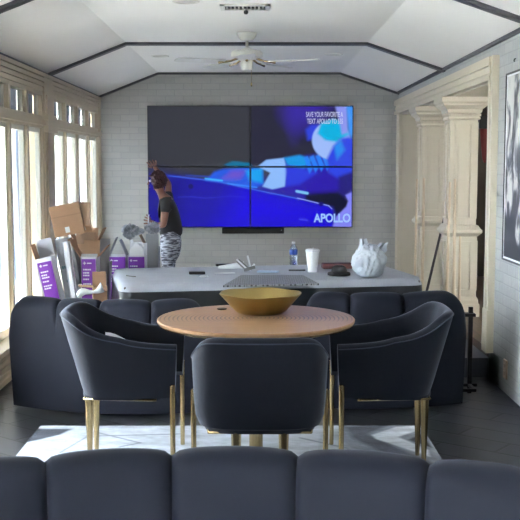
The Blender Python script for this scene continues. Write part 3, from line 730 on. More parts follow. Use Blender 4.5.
# ------------------------------------------------------------------ rug
RY0, RY1 = 4.0, 5.62
ptsL, ptsR = at_z(36, 433, 0), at_z(420, 427.5, 0)
RX0, RX1 = -1.24, .94
nu2, nv2 = 330, 250
RXg, RYg = np.meshgrid(np.linspace(RX0, RX1, nu2), np.linspace(RY0, RY1, nv2))
rc = np.zeros(RXg.shape + (3,)) + np.array(lin((176, 182, 192)))
nz = np.array([[noise.noise(Vector((x * 6, y * 14, 0))) + .6 * noise.noise(Vector((x * 25, y * 40, 3))) for x in np.linspace(RX0, RX1, nu2)] for y in np.linspace(RY0, RY1, nv2)])
def W(pts): return [tuple(at_z(a, c, 0)[:2]) for a, c in pts]
def rp(pts, c, s=.012, a=1.0):
    global rc; rc = blend(rc, soft(sdf_poly(RXg, RYg, W(pts)), s) * a, c)
rp([(25, 445), (30, 431), (72, 431), (60, 437)], (70, 74, 84))
rp([(340, 426), (420, 424), (434, 452), (450, 475), (400, 480), (350, 452), (335, 440)], (132, 136, 146), .03)
rp([(345, 429), (392, 426), (368, 436), (398, 450), (440, 468), (430, 474), (385, 456), (352, 440)], (78, 80, 90), .02)
rp([(418, 427.5), (422, 431), (398, 439), (428, 452), (430, 459), (376, 441), (372, 437), (396, 429)], (206, 209, 216), .01)
rp([(421, 436), (432, 450), (408, 442)], (62, 64, 72), .01)
def rl(a, c2, w=.008, c=(120, 124, 134)):
    (x0, y0), (x1, y1) = W([a, c2]); global rc
    e = np.array([x1 - x0, y1 - y0]); tt = np.clip(((RXg - x0) * e[0] + (RYg - y0) * e[1]) / (e @ e), 0, 1)
    rc = blend(rc, soft(np.hypot(RXg - x0 - e[0] * tt, RYg - y0 - e[1] * tt) - w, .006), c)
rl((95, 434), (140, 445)); rl((140, 445), (120, 449)); rl((100, 438), (180, 436)); rl((345, 450), (400, 472)); rl((300, 440), (345, 450)); rl((60, 455), (95, 434), .005)
rc = rc * (1 + .3 * nz[..., None])
me = bpy.data.meshes.new('area_rug')
top = np.stack([RXg, RYg, np.full_like(RXg, .012)], -1).reshape(-1, 3); idx = np.arange(nu2 * nv2).reshape(nv2, nu2)
f = np.stack([idx[:-1, :-1], idx[:-1, 1:], idx[1:, 1:], idx[1:, :-1]], -1).reshape(-1, 4).tolist()
vs = top.tolist(); n0 = len(vs); vs += [(RX0, RY0, 0), (RX1, RY0, 0), (RX1, RY1, 0), (RX0, RY1, 0)]
vs = [(x, y, z) for x, y, z in vs]
f += [[n0 + 1, n0, *idx[0, :].tolist()], [n0 + 2, n0 + 1, *idx[:, -1].tolist()], [n0 + 3, n0 + 2, *idx[-1, ::-1].tolist()], [n0, n0 + 3, *idx[::-1, 0].tolist()], [n0, n0 + 1, n0 + 2, n0 + 3]]
me.from_pydata(vs, [], f)
ca = me.color_attributes.new('weave', 'FLOAT_COLOR', 'POINT')
ca.data.foreach_set('color', np.concatenate([np.concatenate([np.clip(rc, 0, 1).reshape(-1, 3), np.full((4, 3), .3)], 0), np.ones((n0 + 4, 1))], 1).astype('f').ravel())
m_rug = mat('rug_weave', (180, 185, 195), .9, bump=.4, bscale=60); at = m_rug.node_tree.nodes.new('ShaderNodeAttribute'); at.attribute_name = 'weave'
m_rug.node_tree.links.new(at.outputs['Color'], m_rug.node_tree.nodes['Principled BSDF'].inputs['Base Color']); me.materials.append(m_rug)
o = bpy.data.objects.new('area_rug', me); C.objects.link(o); tag(o, 'pale grey geometric area rug under the round table and chairs', 'rug')

# ------------------------------------------------------------------ round table
RT = at_z(256, 318, .755); RTY = RT.y; RTX = RT.x
RR_ = .482
t = thing('round_table', 'round pale wood dining table on slim brass pedestal in the middle of the room', 'table', (RTX, RTY, .012))
m_wood = bpy.data.materials.new('ringed_wood_top'); m_wood.use_nodes = True
nt = m_wood.node_tree; N = nt.nodes; L = nt.links; pb = N['Principled BSDF']; pb.inputs['Roughness'].default_value = .32
tc = N.new('ShaderNodeTexCoord'); sp = N.new('ShaderNodeSeparateXYZ'); L.new(tc.outputs['Object'], sp.inputs[0])
cb = N.new('ShaderNodeCombineXYZ'); L.new(sp.outputs[0], cb.inputs[0]); L.new(sp.outputs[1], cb.inputs[1])
ln = N.new('ShaderNodeVectorMath'); ln.operation = 'LENGTH'; L.new(cb.outputs[0], ln.inputs[0])
wv = N.new('ShaderNodeMath'); wv.operation = 'MULTIPLY'; wv.inputs[1].default_value = 2 * PI / .021; L.new(ln.outputs['Value'], wv.inputs[0])
sn = N.new('ShaderNodeMath'); sn.operation = 'SINE'; L.new(wv.outputs[0], sn.inputs[0])
gt = N.new('ShaderNodeMath'); gt.operation = 'GREATER_THAN'; gt.inputs[1].default_value = .55; L.new(sn.outputs[0], gt.inputs[0])
# inlay band running across the top (|y| small), dashed by rings
ab = N.new('ShaderNodeMath'); ab.operation = 'ABSOLUTE'; L.new(sp.outputs[1], ab.inputs[0])
lt = N.new('ShaderNodeMapRange'); lt.inputs[1].default_value = .14; lt.inputs[2].default_value = .02; L.new(ab.outputs[0], lt.inputs[0])
ml = N.new('ShaderNodeMath'); ml.operation = 'MULTIPLY'; L.new(gt.outputs[0], ml.inputs[0]); L.new(lt.outputs[0], ml.inputs[1])
ns = N.new('ShaderNodeTexNoise'); ns.inputs['Scale'].default_value = 4; mp = N.new('ShaderNodeMapping'); mp.inputs['Scale'].default_value = (1, 14, 1); L.new(tc.outputs['Object'], mp.inputs[0]); L.new(mp.outputs[0], ns.inputs['Vector'])
c1 = N.new('ShaderNodeMix'); c1.data_type = 'RGBA'; c1.inputs[6].default_value = (*lin((150, 114, 82)), 1); c1.inputs[7].default_value = (*lin((178, 142, 108)), 1); L.new(ns.outputs['Fac'], c1.inputs[0])
c2 = N.new('ShaderNodeMix'); c2.data_type = 'RGBA'; c2.inputs[7].default_value = (*lin((84, 72, 70)), 1); L.new(c1.outputs[2], c2.inputs[6]); L.new(ml.outputs[0], c2.inputs[0]); L.new(c2.outputs[2], pb.inputs['Base Color'])
b = BM(); lathe(b, [(RR_ - .03, .715), (RR_ - .004, .726), (RR_, .734), (RR_, .74), (RR_ - .004, .744), (.001, .744)], 96); obj('tabletop', b, m_wood, t, True, 40)
b = BM(); lathe(b, [(RR_ - .05, .708), (RR_ - .012, .714), (RR_ - .008, .72), (RR_ - .03, .722)], 96, cap=True); obj('rim_band', b, m_brass, t, True, 40)
b = BM(); lathe(b, [(.034, .02), (.034, .66), (.07, .7), (.075, .71)], 36); obj('pedestal', b, m_brass, t, True, 40)
b = BM(); lathe(b, [(.24, 0), (.24, .012), (.1, .02), (.04, .05), (.034, .06)], 48); obj('base', b, m_brass, t, True, 40)
TTR = .756
# bowl
p = at_z(260.5, 313, TTR)
b = BM(); seg = 96; prof = [(.004, .004), (.105, .004), (.118, .009), (.13, .018), (.168, .06), (.207, .104), (.204, .107), (.163, .066), (.125, .026), (.113, .016), (.1, .012), (.004, .012)]
lathe(b, prof, seg)
for v in b.verts:
    r = math.hypot(v.co.x, v.co.y)
    if r > .15:
        a = math.atan2(v.co.y, v.co.x); k = (r - .15) / .05
        v.co.z += .0022 * math.sin(a * 5 + 1) * k
o = obj('gold_bowl', b, m_bowl, None, True, 50); o.location = (p.x, p.y, TTR + .001 - .004); tag(o, 'wide shallow gold bowl on the round table', 'bowl')
p = at_z(222, 309.5, TTR)
b = BM(); lathe(b, [(.022, 0), (.026, .003), (.026, .006), (.018, .008), (.002, .008)], 28); o = obj('coaster_disc', b, mat('dark_bronze', (50, 40, 34), .4, .5), None, True, 40); o.location = (p.x, p.y, TTR); tag(o, 'small dark round disc on the round table left of the gold bowl', 'disc')

# ------------------------------------------------------------------ barrel chairs
def chair_path(s, hw, back, front):
    """s in [-1,1]; s=-1 left arm front, 0 back middle; returns plan x,y"""
    e = 3.2; a = abs(s)
    # arms straight until .55, then superelliptic round back
    if a > .62:
        f = (a - .62) / .38; x = hw; y = f * front
    else:
        th = (1 - a / .62) * PI / 2     # 0 at side, pi/2 at back
        x = hw * abs(math.cos(th)) ** (2 / e); y = -back * abs(math.sin(th)) ** (2 / e)
    return math.copysign(x, s) if a > 1e-6 else 0, y
def zt(s):
    a = abs(s)
    xs = [0, .2, .3, .37, .45, .52, .62, .72, .85, 1]; zs = [.79, .79, .782, .765, .735, .712, .68, .66, .65, .645]
    return sum(float(np.interp(min(1, max(0, abs(a + d))), xs, zs)) for d in (-.05, -.025, 0, .025, .05)) / 5
def make_chair(label, loc, rz):
    t = thing('barrel_chair', label, 'chair', loc, (0, 0, rz), group='navy barrel chairs around the round table')
    b = BM(); rings = []; n = 72; ZB = .385
    for i in range(n + 1):
        s = -1 + 2 * i / n
        xo, yo = chair_path(s, .292, .3, .28); xb, yb = chair_path(s, .262, .19, .27)
        top = zt(s); ring = []
        nx, ny = xo, min(yo, 0) * 1.0; l = math.hypot(nx, ny) or 1; nx /= l; ny /= l
        if abs(s) > .62: nx, ny = (1 if s > 0 else -1), 0
        th = .05
        # outer surface bottom->top
        for k in range(9):
            f = k / 8; g = f; gx = f ** .3
            ring.append(Vector((xb + (xo - xb) * gx, yb + (yo - yb) * g, ZB + (top - .025 - ZB) * f)))
        for k in range(1, 6):
            a = PI * k / 6; ring.append(Vector((xo - nx * (th / 2) * (1 - math.cos(a)), yo - ny * (th / 2) * (1 - math.cos(a)), top - .025 + .025 * math.sin(a))))
        for k in range(6):
            f = 1 - k / 5; g = f
            ring.append(Vector((xb + (xo - xb) * g - nx * th, yb + (yo - yb) * g - ny * th, ZB + .03 + (top - .025 - ZB - .03) * f)))
        rings.append(ring)
    # round off arm fronts
    loft(b, rings); obj('shell', b, m_chairv, t, True, 60)
    # piping along the outer top edge
    b = BM(); pts = []
    for i in range(n + 1):
        s = -1 + 2 * i / n; xo, yo = chair_path(s, .293, .301, .28); pts.append((xo, yo, zt(s) - .022))
    tube(b, pts, .003, 6); obj('piping', b, mat('navy_piping', (44, 51, 68), .7), t, True)
    b = BM(); rg = []
    for i in range(48):
        a = 2 * PI * i / 48
    def cush(h, z): 
        out = []
        for i in range(56):
            a = 2 * PI * i / 56; c_, s_ = math.cos(a), math.sin(a); e = 2 / 4
            out.append(Vector((math.copysign(abs(c_) ** e, c_) * .192 * h, .035 + math.copysign(abs(s_) ** e, s_) * .185 * h, z)))
        return out
    loft(b, [cush(.98, .392), cush(1, .40), cush(1.0, .46), cush(.97, .478), cush(.9, .485), cush(.3, .49)]); obj('seat', b, m_chairv, t, True, 50)
    b = BM(); loft(b, [[Vector((p.x * 1.24, p.y * 1.14 - .02, .368)) for p in cush(1, 0)], [Vector((p.x * 1.26, p.y * 1.16 - .02, .386)) for p in cush(1, 0)]]); obj('seat_base', b, m_chairv, t, True, 40)
    b = BM(); tube(b, [(-.215, -.17, .37), (-.24, .18, .37)], .006, 8); tube(b, [(.215, -.17, .37), (.24, .18, .37)], .006, 8); tube(b, [(-.215, -.17, .37), (.215, -.17, .37)], .006, 8); obj('under_frame', b, m_brass, t, True)
    for s in (-1, 1):
        b = BM(); lathe(b, [(.010, 0), (.011, .01), (.022, .36), (.026, .372)], 16); o = obj('leg', b, m_brass, t, True, 40); o.location = (s * .1, -.165, 0)
        sh_ = s
        b = BM(); tube(b, [(0, 0, 0), (0, 0, .455), (0, 0, .458)], [.0115, .0135, .010], 16); o = obj('leg', b, m_brass, t, True, 40); o.location = (s * .306, .262, 0)
    return t
c_mid = make_chair('navy barrel chair with its back to the camera, in front of the round table', (.012, 4.28, .012), 0)
def chair_copy(label, loc, rz):
    c = copy_tree(c_mid); c.location = loc; c.rotation_euler = (0, 0, rz); c['label'] = label; return c
chair_copy('navy barrel chair on the left of the round table, seat facing right', (-.66, 4.93, .012), -PI / 2)
chair_copy('navy barrel chair on the right of the round table, seat facing left', (.66, 4.93, .012), PI / 2)
b = BM(); rg = []; p0 = at_y(105, 332.5, 4.735); p1 = at_y(147, 346, 4.735)
for k in range(9):
    f = k / 8; x = (p1.x - p0.x) * f; z = (p1.z - p0.z) * f + .006 * math.sin(f * 8) - p0.z * 0; zb = .52 - p0.z
    rg.append([Vector((x, 0, zb)), Vector((x, .003, zb)), Vector((x, .012, z - .004 * (f > .8))), Vector((x, .009, z))])
loft(b, rg); o = obj('folded_paper', b, m_paper, None); o.location = (p0.x, 4.735, p0.z)
tag(o, 'folded white paper tucked inside the arm of the left barrel chair', 'paper')

# ------------------------------------------------------------------ curved channel-back sofas
def sofa(label, cx, cy, facing, R, a_edges, group, foot=True, H=.7):
    """arc centre local origin; outer back at radius R in direction -Y (local). a_edges: channel boundary angles (rad) about -Y"""
    t = thing('curved_sofa', label, 'sofa', (cx, cy, 0), (0, 0, facing), group=group)
    T = .15
    def pol(a, r, z): return Vector((r * math.sin(a), -r * math.cos(a), z))
    nch = len(a_edges) - 1
    for ci in range(nch):
        a0, a1 = a_edges[ci], a_edges[ci + 1]
        b = BM(); rings = []; NU = 18
        first, last = ci == 0, ci == nch - 1
        for i in range(NU + 1):
            u = i / NU; a = a0 + (a1 - a0) * u
            e = 1 - (abs(2 * u - 1)) ** 6 ; e = max(e, 0) ** .5
            ins = .016 * (1 - e)
            hr = 0; lowbelly = 0
            if first and u < .5: k = 1 - 2 * u; ins += .0; hr = .09 * k ** 4
            if last and u > .5: k = 2 * u - 1; hr = .09 * k ** 4
            ring = []
            ht = H + .008 * math.sin(PI * u) - ins - hr
            ro = R; ri = R - T
            pts = []
            # outer up
            for k in range(9):
                f = k / 8; z = .02 + (ht - .07 - .02) * f
                pts.append((ro - ins * (.02 + .98 * f ** 18) - .03 * (1 - f), z))
            for k in range(1, 8):
                th = PI * k / 8; m = (ro + ri) / 2; hw = (T / 2 - ins)
                pts.append((m + hw * math.cos(th), ht - .07 + .07 * math.sin(th)))
            for k in range(7):
                f = 1 - k / 6; z = .3 + (ht - .07 - .3) * f
                pts.append((ri + ins + -.02 * math.sin(PI * f), z))
            pts.append((ri + .03, .02))
            rings.append([pol(a, r, z) for r, z in pts])
        loft(b, rings); obj('back_channel', b, m_velvet, t, True, 70)
    A0, A1 = a_edges[0], a_edges[-1]
    def arc_solid(r0, r1, z0, z1, rd, am=0.0, wob=0):
        b = BM(); rings = []; n = 40
        for i in range(n + 1):
            a = A0 + am + (A1 - A0 - 2 * am) * i / n
            pr = [(r0, z0), (r0, z1 - rd), (r0 + rd * .3, z1 - rd * .3), (r0 + rd, z1), (r1 - rd, z1), (r1 - rd * .3, z1 - rd * .3), (r1, z1 - rd), (r1, z0)]
            rings.append([pol(a, r, z) for r, z in pr])
        loft(b, rings); return b
    obj('base', arc_solid(R - .72, R - .08, .05, .27, .01, .03), m_velvet, t, True, 50)
    obj('seat_cushion', arc_solid(R - .74, R - T - .0, .27, .43, .05, .02), m_velvet, t, True, 50)
    for a in (A0 + .08, A1 - .08):
        for r in (R - .12, R - .62):
            b = BM(); lathe(b, [(.02, 0), (.024, .05)], 14, pol(a, r, 0)); obj('foot', b, m_fan if False else m_grey, t, True, 40)
    return t
# far left sofa: outer back nearest point about Y 5.9
R1 = 1.45
def edges_from_px(pxs, cx, cy, R):
    out = []
    for px in pxs:
        d = ray(px, 330); dx, dy = d.x / d.y, 1.0
        # intersect ray x = dx*y with circle (near side)
        A = dx * dx + 1; B = -2 * (dx * cx + cy); Cc = cx * cx + cy * cy - R * R
        disc = max(0, B * B - 4 * A * Cc); y = (-B - math.sqrt(disc)) / (2 * A); x = dx * y
        out.append(math.asin(max(-1, min(1, (x - cx) / R))))
    return out
cx1, cy1 = -.72, 5.82 + R1
sofa('navy channel-back curved sofa, the far left one behind the left barrel chair', cx1, cy1, 0, R1, edges_from_px([8, 55, 98, 151, 208], cx1, cy1, R1), 'navy channel-back sofas')
cx2, cy2 = .66, 5.95 + R1
sofa('navy channel-back curved sofa, the far right one behind the right barrel chair', cx2, cy2, 0, R1, edges_from_px([303, 350, 405, 467], cx2, cy2, R1), 'navy channel-back sofas', H=.725)
# near sofa: back bulges towards the table, seat towards the camera
R3 = 1.75
cx3, cy3 = -.1, 2.68 - R3
ed = []
for px in (-90, 43, 172, 300, 434, 560):
    d = ray(px, 455); dx = d.x / d.y
    A = dx * dx + 1; B = -2 * (dx * cx3 + cy3); Cc = cx3 ** 2 + cy3 ** 2 - R3 * R3
    y = (-B + math.sqrt(B * B - 4 * A * Cc)) / (2 * A); x = dx * y
    ed.append(math.asin((x - cx3) / R3))
sofa('navy channel-back curved sofa nearest the camera, along the bottom edge', cx3, cy3, PI, R3, sorted([-e for e in ed]), 'navy channel-back sofas', H=.745)

# ------------------------------------------------------------------ black side stand on the right
p = at_z(469, 393, 0)
t = thing('side_stand', 'slim black metal side stand right of the far right sofa', 'side table', (p.x, p.y, 0))
sc = .545
b = BM(); box2(b, (-.014, -.014, 0), (.014, .014, sc + .03), .003); obj('post', b, m_black, t)
b = BM(); box2(b, (-.18, -.05, sc - .03), (.025, .03, sc - .01), .003); box2(b, (-.18, -.17, sc - .03), (-.12, -.05, sc - .01), .003); obj('top_plate', b, m_black, t)
b = BM(); box2(b, (-.16, -.012, .045), (.05, .012, .065), .003); box2(b, (-.012, -.17, .045), (.012, .03, .065), .003); box2(b, (-.16, -.17, .045), (-.14, .012, .065), .003); box2(b, (-.16, -.17, .045), (.012, -.15, .065), .003); obj('lower_frame', b, m_black, t)
b = BM(); box2(b, (-.155, -.165, 0), (-.135, -.145, sc - .02), .003); obj('rear_post', b, m_black, t)

# ------------------------------------------------------------------ cartons
def carton(label, loc, rot, w, d, h, mbody, flaps, print_=None, inside=m_cardin, ph=None, grp='open cartons by the left windows', name='carton'):
    """open box, base centre at loc; print_: purple panel on the front (-Y) with white print"""
    t = thing(name, label, 'box', loc, rot, group=grp)
    b = BM(); th = .006
    box2(b, (-w / 2, -d / 2, 0), (w / 2, d / 2, th)); box2(b, (-w / 2, -d / 2, 0), (w / 2, -d / 2 + th, h)); box2(b, (-w / 2, d / 2 - th, 0), (w / 2, d / 2, h))
    box2(b, (-w / 2, -d / 2, 0), (-w / 2 + th, d / 2, h)); box2(b, (w / 2 - th, -d / 2, 0), (w / 2, d / 2, h)); obj('body', b, mbody, t)
    for side, ang_, ln_, mm in flaps:
        b = BM()
        if side in 'fb':
            s = -1 if side == 'f' else 1
            box(b, (0, 0, ln_ / 2), (w * .98, .005, ln_)); R = Matrix.Translation((0, s * d / 2, h)) @ Matrix.Rotation(-s * ang_, 4, 'X')
        else:
            s = -1 if side == 'l' else 1
            box(b, (0, 0, ln_ / 2), (.005, d * .98, ln_)); R = Matrix.Translation((s * w / 2, 0, h)) @ Matrix.Rotation(s * ang_, 4, 'Y')
        bmesh.ops.transform(b, matrix=R, verts=b.verts); obj('flap', b, mm, t)
    if print_:
        z0, z1 = print_
        b = BM(); box2(b, (-w / 2 + .008, -d / 2 - .002, z0), (w / 2 - .008, -d / 2, z1)); pn = obj('printed_panel', b, m_purple, t)
        b = BM(); y = -d / 2 - .0035; x0 = -w / 2 + .02; H_ = z1 - z0
        box2(b, (x0, y, z1 - .035), (x0 + .022, y + .002, z1 - .028)); box2(b, (x0 + .0075, y, z1 - .043), (x0 + .0145, y + .002, z1 - .02))
        box2(b, (x0 + .03, y, z1 - .036), (x0 + .065, y + .002, z1 - .028))
        for zz, ln_ in ((.075, .07), (.1, .05), (.12, .06), (.15, .05), (.185, .065), (.205, .055)):
            if zz < H_ - .02:
                xx = x0
                while xx < x0 + ln_ - .01:
                    l2 = random.uniform(.01, .018); box2(b, (xx, y, z1 - zz - .011), (min(xx + l2, w / 2 - .012), y + .002, z1 - zz)); xx += l2 + .003
        if H_ > .3: box2(b, (-w / 2 + .03, y, z0 + .12), (w / 2 - .03, y + .002, z0 + .16))
        obj('print', b, m_paper, pn)
    return t
s8 = lambda px, Y: at_y(px, 300, Y).x
Y8 = 7.75
def zat(py, Y, px=100): return at_y(px, py, Y).z
# A leaning purple carton (far left)
hA = zat(257, Y8) + .0
carton('tall purple fronted carton leaning left, nearest the window', (s8(67.5, Y8) + .0, Y8, 0), (0, -math.radians(12), 0), .125, .16, hA + .015, m_whitec, [('b', .05, .14, m_grey), ('l', .1, .12, m_card), ('f', PI - .06, .03, m_whitec)], (.05, hA - .01))
# B grey tall carton
hB = zat(237, Y8 + .05)
tB = carton('tall grey carton with teal lettering, right of the leaning purple carton', (s8(82, Y8), Y8 + .2, 0), (0, -math.radians(10), 0), .14, .16, hB - .1, m_grey, [('f', -.02, .1, m_grey), ('r', .0, .08, m_card)])
b = BM(); y = -.083
for zz, x0, ln_ in ((.71, -.05, .1), (.64, -.01, .02), (.6, -.035, .07), (.5, -.03, .06)):
    xx = x0
    while xx < x0 + ln_ - .008: box2(b, (xx, y, zz - .01), (xx + .012, y + .002, zz + .012)); xx += .017
obj('lettering', b, m_teal, tB)
# C white narrow panel
carton('thin white carton standing between the grey carton and the upright purple one', (s8(86, Y8 - .02), Y8 - .19, 0), (0, -math.radians(7), 0), .045, .08, zat(239, Y8), m_whitec, [])
# D upright purple
hD = zat(256, Y8)
carton('upright purple fronted carton with brown flaps, beside the sheeted table', (s8(92, Y8), Y8 - .05, 0), (0, 0, 0), .125, .16, hD, m_whitec, [('b', .12, .12, m_card), ('l', .6, .17, m_card), ('r', .75, .12, m_card), ('f', -1.2, .06, m_whitec)], (.05, hD - .012)) 
# E grey flap carton
hE = zat(262, 8.3)
carton('grey carton with raised tall flap, left of the two short purple cartons', (s8(101, 8.35), 8.35, 0), (0, math.radians(3), 0), .1, .16, hE, m_grey, [('f', -.05, .2, m_grey), ('l', .15, .2, m_card)])
carton('wide brown carton with raised flaps, behind the upright purple carton', (s8(88, 8.15), 8.15, 0), (0, 0, 0), .16, .17, zat(243, 8.15), m_card, [('l', .5, .12, m_card), ('b', .1, .12, m_card), ('r', .5, .14, m_card), ('f', -.5, .1, m_cardin)])
# F, G purple behind table
YF = 8.75
hF = zat(255, YF)
carton('short purple fronted carton with tented grey lid flaps, behind the sheeted table', (s8(119, YF), YF, 0), (0, 0, 0), .16, .16, hF, m_whitec, [('l', -.42, .17, m_grey), ('r', -.42, .15, m_grey)], (.3, hF - .01))
tG = carton('short purple fronted carton holding a white jug, behind the sheeted table', (s8(138, YF), YF, 0), (0, 0, 0), .155, .16, hF, m_whitec, [('b', .1, .1, m_whitec)], (.3, hF - .01))
# H grey tall panel carton
hH = zat(234, 8.85)
carton('tall grey carton at the right end of the boxes, beside the person', (s8(150.5, 8.9), 8.93, 0), (0, .03, 0), .115, .16, hH - .12, m_grey, [('f', -.02, .12, m_grey), ('l', .5, .12, m_cardin)])
# jug in G
t = thing('white_jug', 'white plastic jug with spout standing in the short purple carton', 'jug', (s8(137.5, YF), YF - .03, .1))
zt_ = zat(242, YF) - .1
b = BM()
rg = []
for f, w in ((0, .055), (.02, .06), (zt_ - .12, .062), (zt_ - .07, .06), (zt_ - .04, .045), (zt_ - .025, .022), (zt_, .02)):
    rg.append([Vector((math.copysign(abs(math.cos(a)) ** .5, math.cos(a)) * w, math.copysign(abs(math.sin(a)) ** .5, math.sin(a)) * w * .7, f)) for a in [2 * PI * i / 32 for i in range(32)]])
loft(b, rg); obj('body', b, m_paper, t, True, 50)
b = BM(); tube(b, [(-.03, 0, zt_ - .045), (-.035, 0, zt_ - .01), (-.045, 0, zt_ + .02)], .014, 12); obj('spout', b, m_paper, t, True)
b = BM(); tube(b, [(.02, 0, zt_ - .005), (.05, 0, zt_ - .005), (.06, 0, zt_ - .04)], .008, 8); obj('handle', b, m_paper, t, True)
# crumpled grey plastic
m_film = mat('crumpled_grey_plastic', (150, 154, 164), .3, var=.25, vscale=25)
def crumple(px, py, Y, r, label, seed):
    p = at_y(px, py, Y); bm = BM(); bmesh.ops.create_icosphere(bm, subdivisions=5, radius=r)
    for v in bm.verts:
        d = v.co.normalized(); k = 1.15 - 1.3 * abs(noise.noise(d * 2.1 + Vector((seed, 0, 0)))) - .9 * abs(noise.noise(d * 4.5 + Vector((0, seed, 0)))) - .35 * abs(noise.noise(d * 10))
        v.co = Vector((d.x * r * k * 1.1, d.y * r * k * .8, d.z * r * k * .9))
    o = obj('plastic_wrap', bm, m_film, None, True); o.location = p; tag(o, label, 'packaging', 'crumpled plastic wraps on the cartons')
crumple(130.5, 231, YF, .08, 'crumpled grey plastic wrap on the tented purple carton', 1.3)
crumple(152.5, 228, 8.9, .07, 'crumpled grey plastic wrap atop the tall grey carton by the person', 4.1)
crumple(141.5, 231, 8.7, .03, 'smallest crumpled plastic wrap, between the two larger ones on the cartons', 7.7)
# low brown open carton in front, with white papers
pI = at_z(99, 297, .0)
carton('low brown open carton with white paper, touching left front of the sheeted table', (s8(99, 7.1), 7.14, .0), (0, 0, .2), .1, .12, zat(287, 7.1), m_card, [('b', .05, .1, m_card), ('l', 1.5, .1, m_card), ('f', 2.0, .05, m_card)])
b = BM(); rg = []
for k in range(9):
    f = k / 8; rg.append([Vector((-.11 + .22 * f, -.07, .02 * math.sin(f * 5))), Vector((-.11 + .22 * f, .0, .05 + .03 * math.sin(f * 7))), Vector((-.11 + .22 * f, .07, .01 + .02 * math.cos(f * 6))), Vector((-.11 + .22 * f, 0, .03 + .02 * math.sin(f * 7)))])
loft(b, rg); o = obj('packing_paper', b, m_paper, None, True); o.location = (s8(91, 6.98), 6.98, zat(294, 6.98)); o.rotation_euler = (0, -.35, .2); o.scale = (.85, .6, .8); tag(o, 'white packing paper sticking out of the low brown carton', 'paper')
# big brown box on top
def brown_box(px, py, Y, w, d, h, tilt, label):
    p = at_y(px, py, Y)
    t = thing('cardboard_box', label, 'box', p, (0, tilt, .15), group='brown cardboard boxes on top of the cartons')
    b = BM(); box2(b, (-w / 2, -d / 2, 0), (w / 2, d / 2, h), .004); obj('body', b, m_card, t)
    b = BM(); box2(b, (-w / 2 - .002, -d / 2 - .003, h * .62), (w / 2, -d / 2, h * .66)); obj('tape', b, mat('brown_tape', (160, 124, 96), .3), t)
    b = BM(); box2(b, (-w * .12, -d / 2 - .004, .02), (w * .03, -d / 2 - .001, .065)); obj('sticker', b, m_paper, t)
    return t
tb = brown_box(70.5, 234, Y8 + .05, .23, .2, .235, -math.radians(11), 'brown cardboard box tilted on top of the tall cartons')
b = BM(); box(b, (0, 0, .09), (.12, .004, .18)); bmesh.ops.transform(b, matrix=Matrix.Translation((.115, -.08, .05)) @ Matrix.Rotation(.2, 4, 'Y') @ Matrix.Rotation(-.5, 4, 'Z'), verts=b.verts); obj('flap', b, m_cardin, tb)
t2 = brown_box(86.5, 232, Y8 + .3, .11, .12, .2, -math.radians(17), 'smaller torn brown carton behind the tilted cardboard box')

# ------------------------------------------------------------------ person
def skin_mesh(name, pts, edges, m, parent, sub=2, root=0):
    me = bpy.data.meshes.new(name); me.from_pydata([p[:3] for p in pts], edges, [])
    o = bpy.data.objects.new(name, me); C.objects.link(o)
    md = o.modifiers.new('s', 'SKIN')
    lay = me.skin_vertices[0].data
    for i, p in enumerate(pts):
        r = p[3]; lay[i].radius = (r, p[4] if len(p) > 4 else r)
    lay[root].use_root = True
    sb = o.modifiers.new('d', 'SUBSURF'); sb.levels = sub; sb.render_levels = sub
    dg = bpy.context.evaluated_depsgraph_get(); m2 = bpy.data.meshes.new_from_object(o.evaluated_get(dg))
    bpy.data.objects.remove(o); bpy.data.meshes.remove(me)
    m2.name = name; m2.materials.clear(); m2.materials.append(m)
    m2.polygons.foreach_set('use_smooth', [True] * len(m2.polygons))
    r = bpy.data.objects.new(name, m2); C.objects.link(r); r.parent = parent; return r
PY = 10.75
def pl(px, py, Y=PY):
    p = at_y(px, py, Y); return p
T0 = Vector((pl(170, 250).x, PY, 0))
person = thing('person', 'person in black t-shirt and grey patterned leggings reaching up at the video wall', 'person', T0)
def L_(px, py, dy=0.0):
    p = at_y(px, py, PY + dy); return p - T0
def V4(p, r, r2=None): return (p.x, p.y, p.z, r, r2 or r)
pel = L_(171, 239); spine = L_(170, 222); chest = L_(168, 206); neck = L_(162, 195.5); hb = L_(159.5, 189); hd = L_(157, 181)
shR = L_(168, 200, .17); shL = L_(166, 202, -.17)
elbU = L_(168.5, 183, .26); wrU = L_(157, 170, .3); haU = L_(154, 166, .31)
elbD = L_(163.5, 226, -.22); wrD = L_(154, 224, -.1)
haD = L_(150.5, 221, -.06)
kn = lambda s: Vector((L_(168, 275).x, s * .1, .46)); ank = lambda s: Vector((L_(169, 275).x + .03, s * .11, .09)); toe = lambda s: Vector((ank(s).x - .17, s * .12, .035))
pts = [V4(pel, .105), V4(spine, .08), V4(chest, .095), V4(neck, .045), V4(hb, .05), V4(hd, .078, .085)]
edges = [(0, 1), (1, 2), (2, 3), (3, 4), (4, 5)]
def add(p, r, par, r2=None):
    pts.append(V4(p, r, r2)); edges.append((par, len(pts) - 1)); return len(pts) - 1
a = add(shR, .05, 2); a = add(elbU, .036, a); a = add(wrU, .024, a); hu = add(haU, .028, a, .02)
a = add(shL, .052, 2); a = add(elbD, .038, a); a = add(wrD, .025, a); hdn = add(haD, .028, a, .02)
for s in (-1, 1):
    a = add(Vector((pel.x + .0, s * .09, pel.z - .12)), .095, 0); a = add(kn(s), .06, a); a = add(ank(s), .036, a); a = add(toe(s), .033, a)
body = skin_mesh('body', pts, edges, m_skin, person)
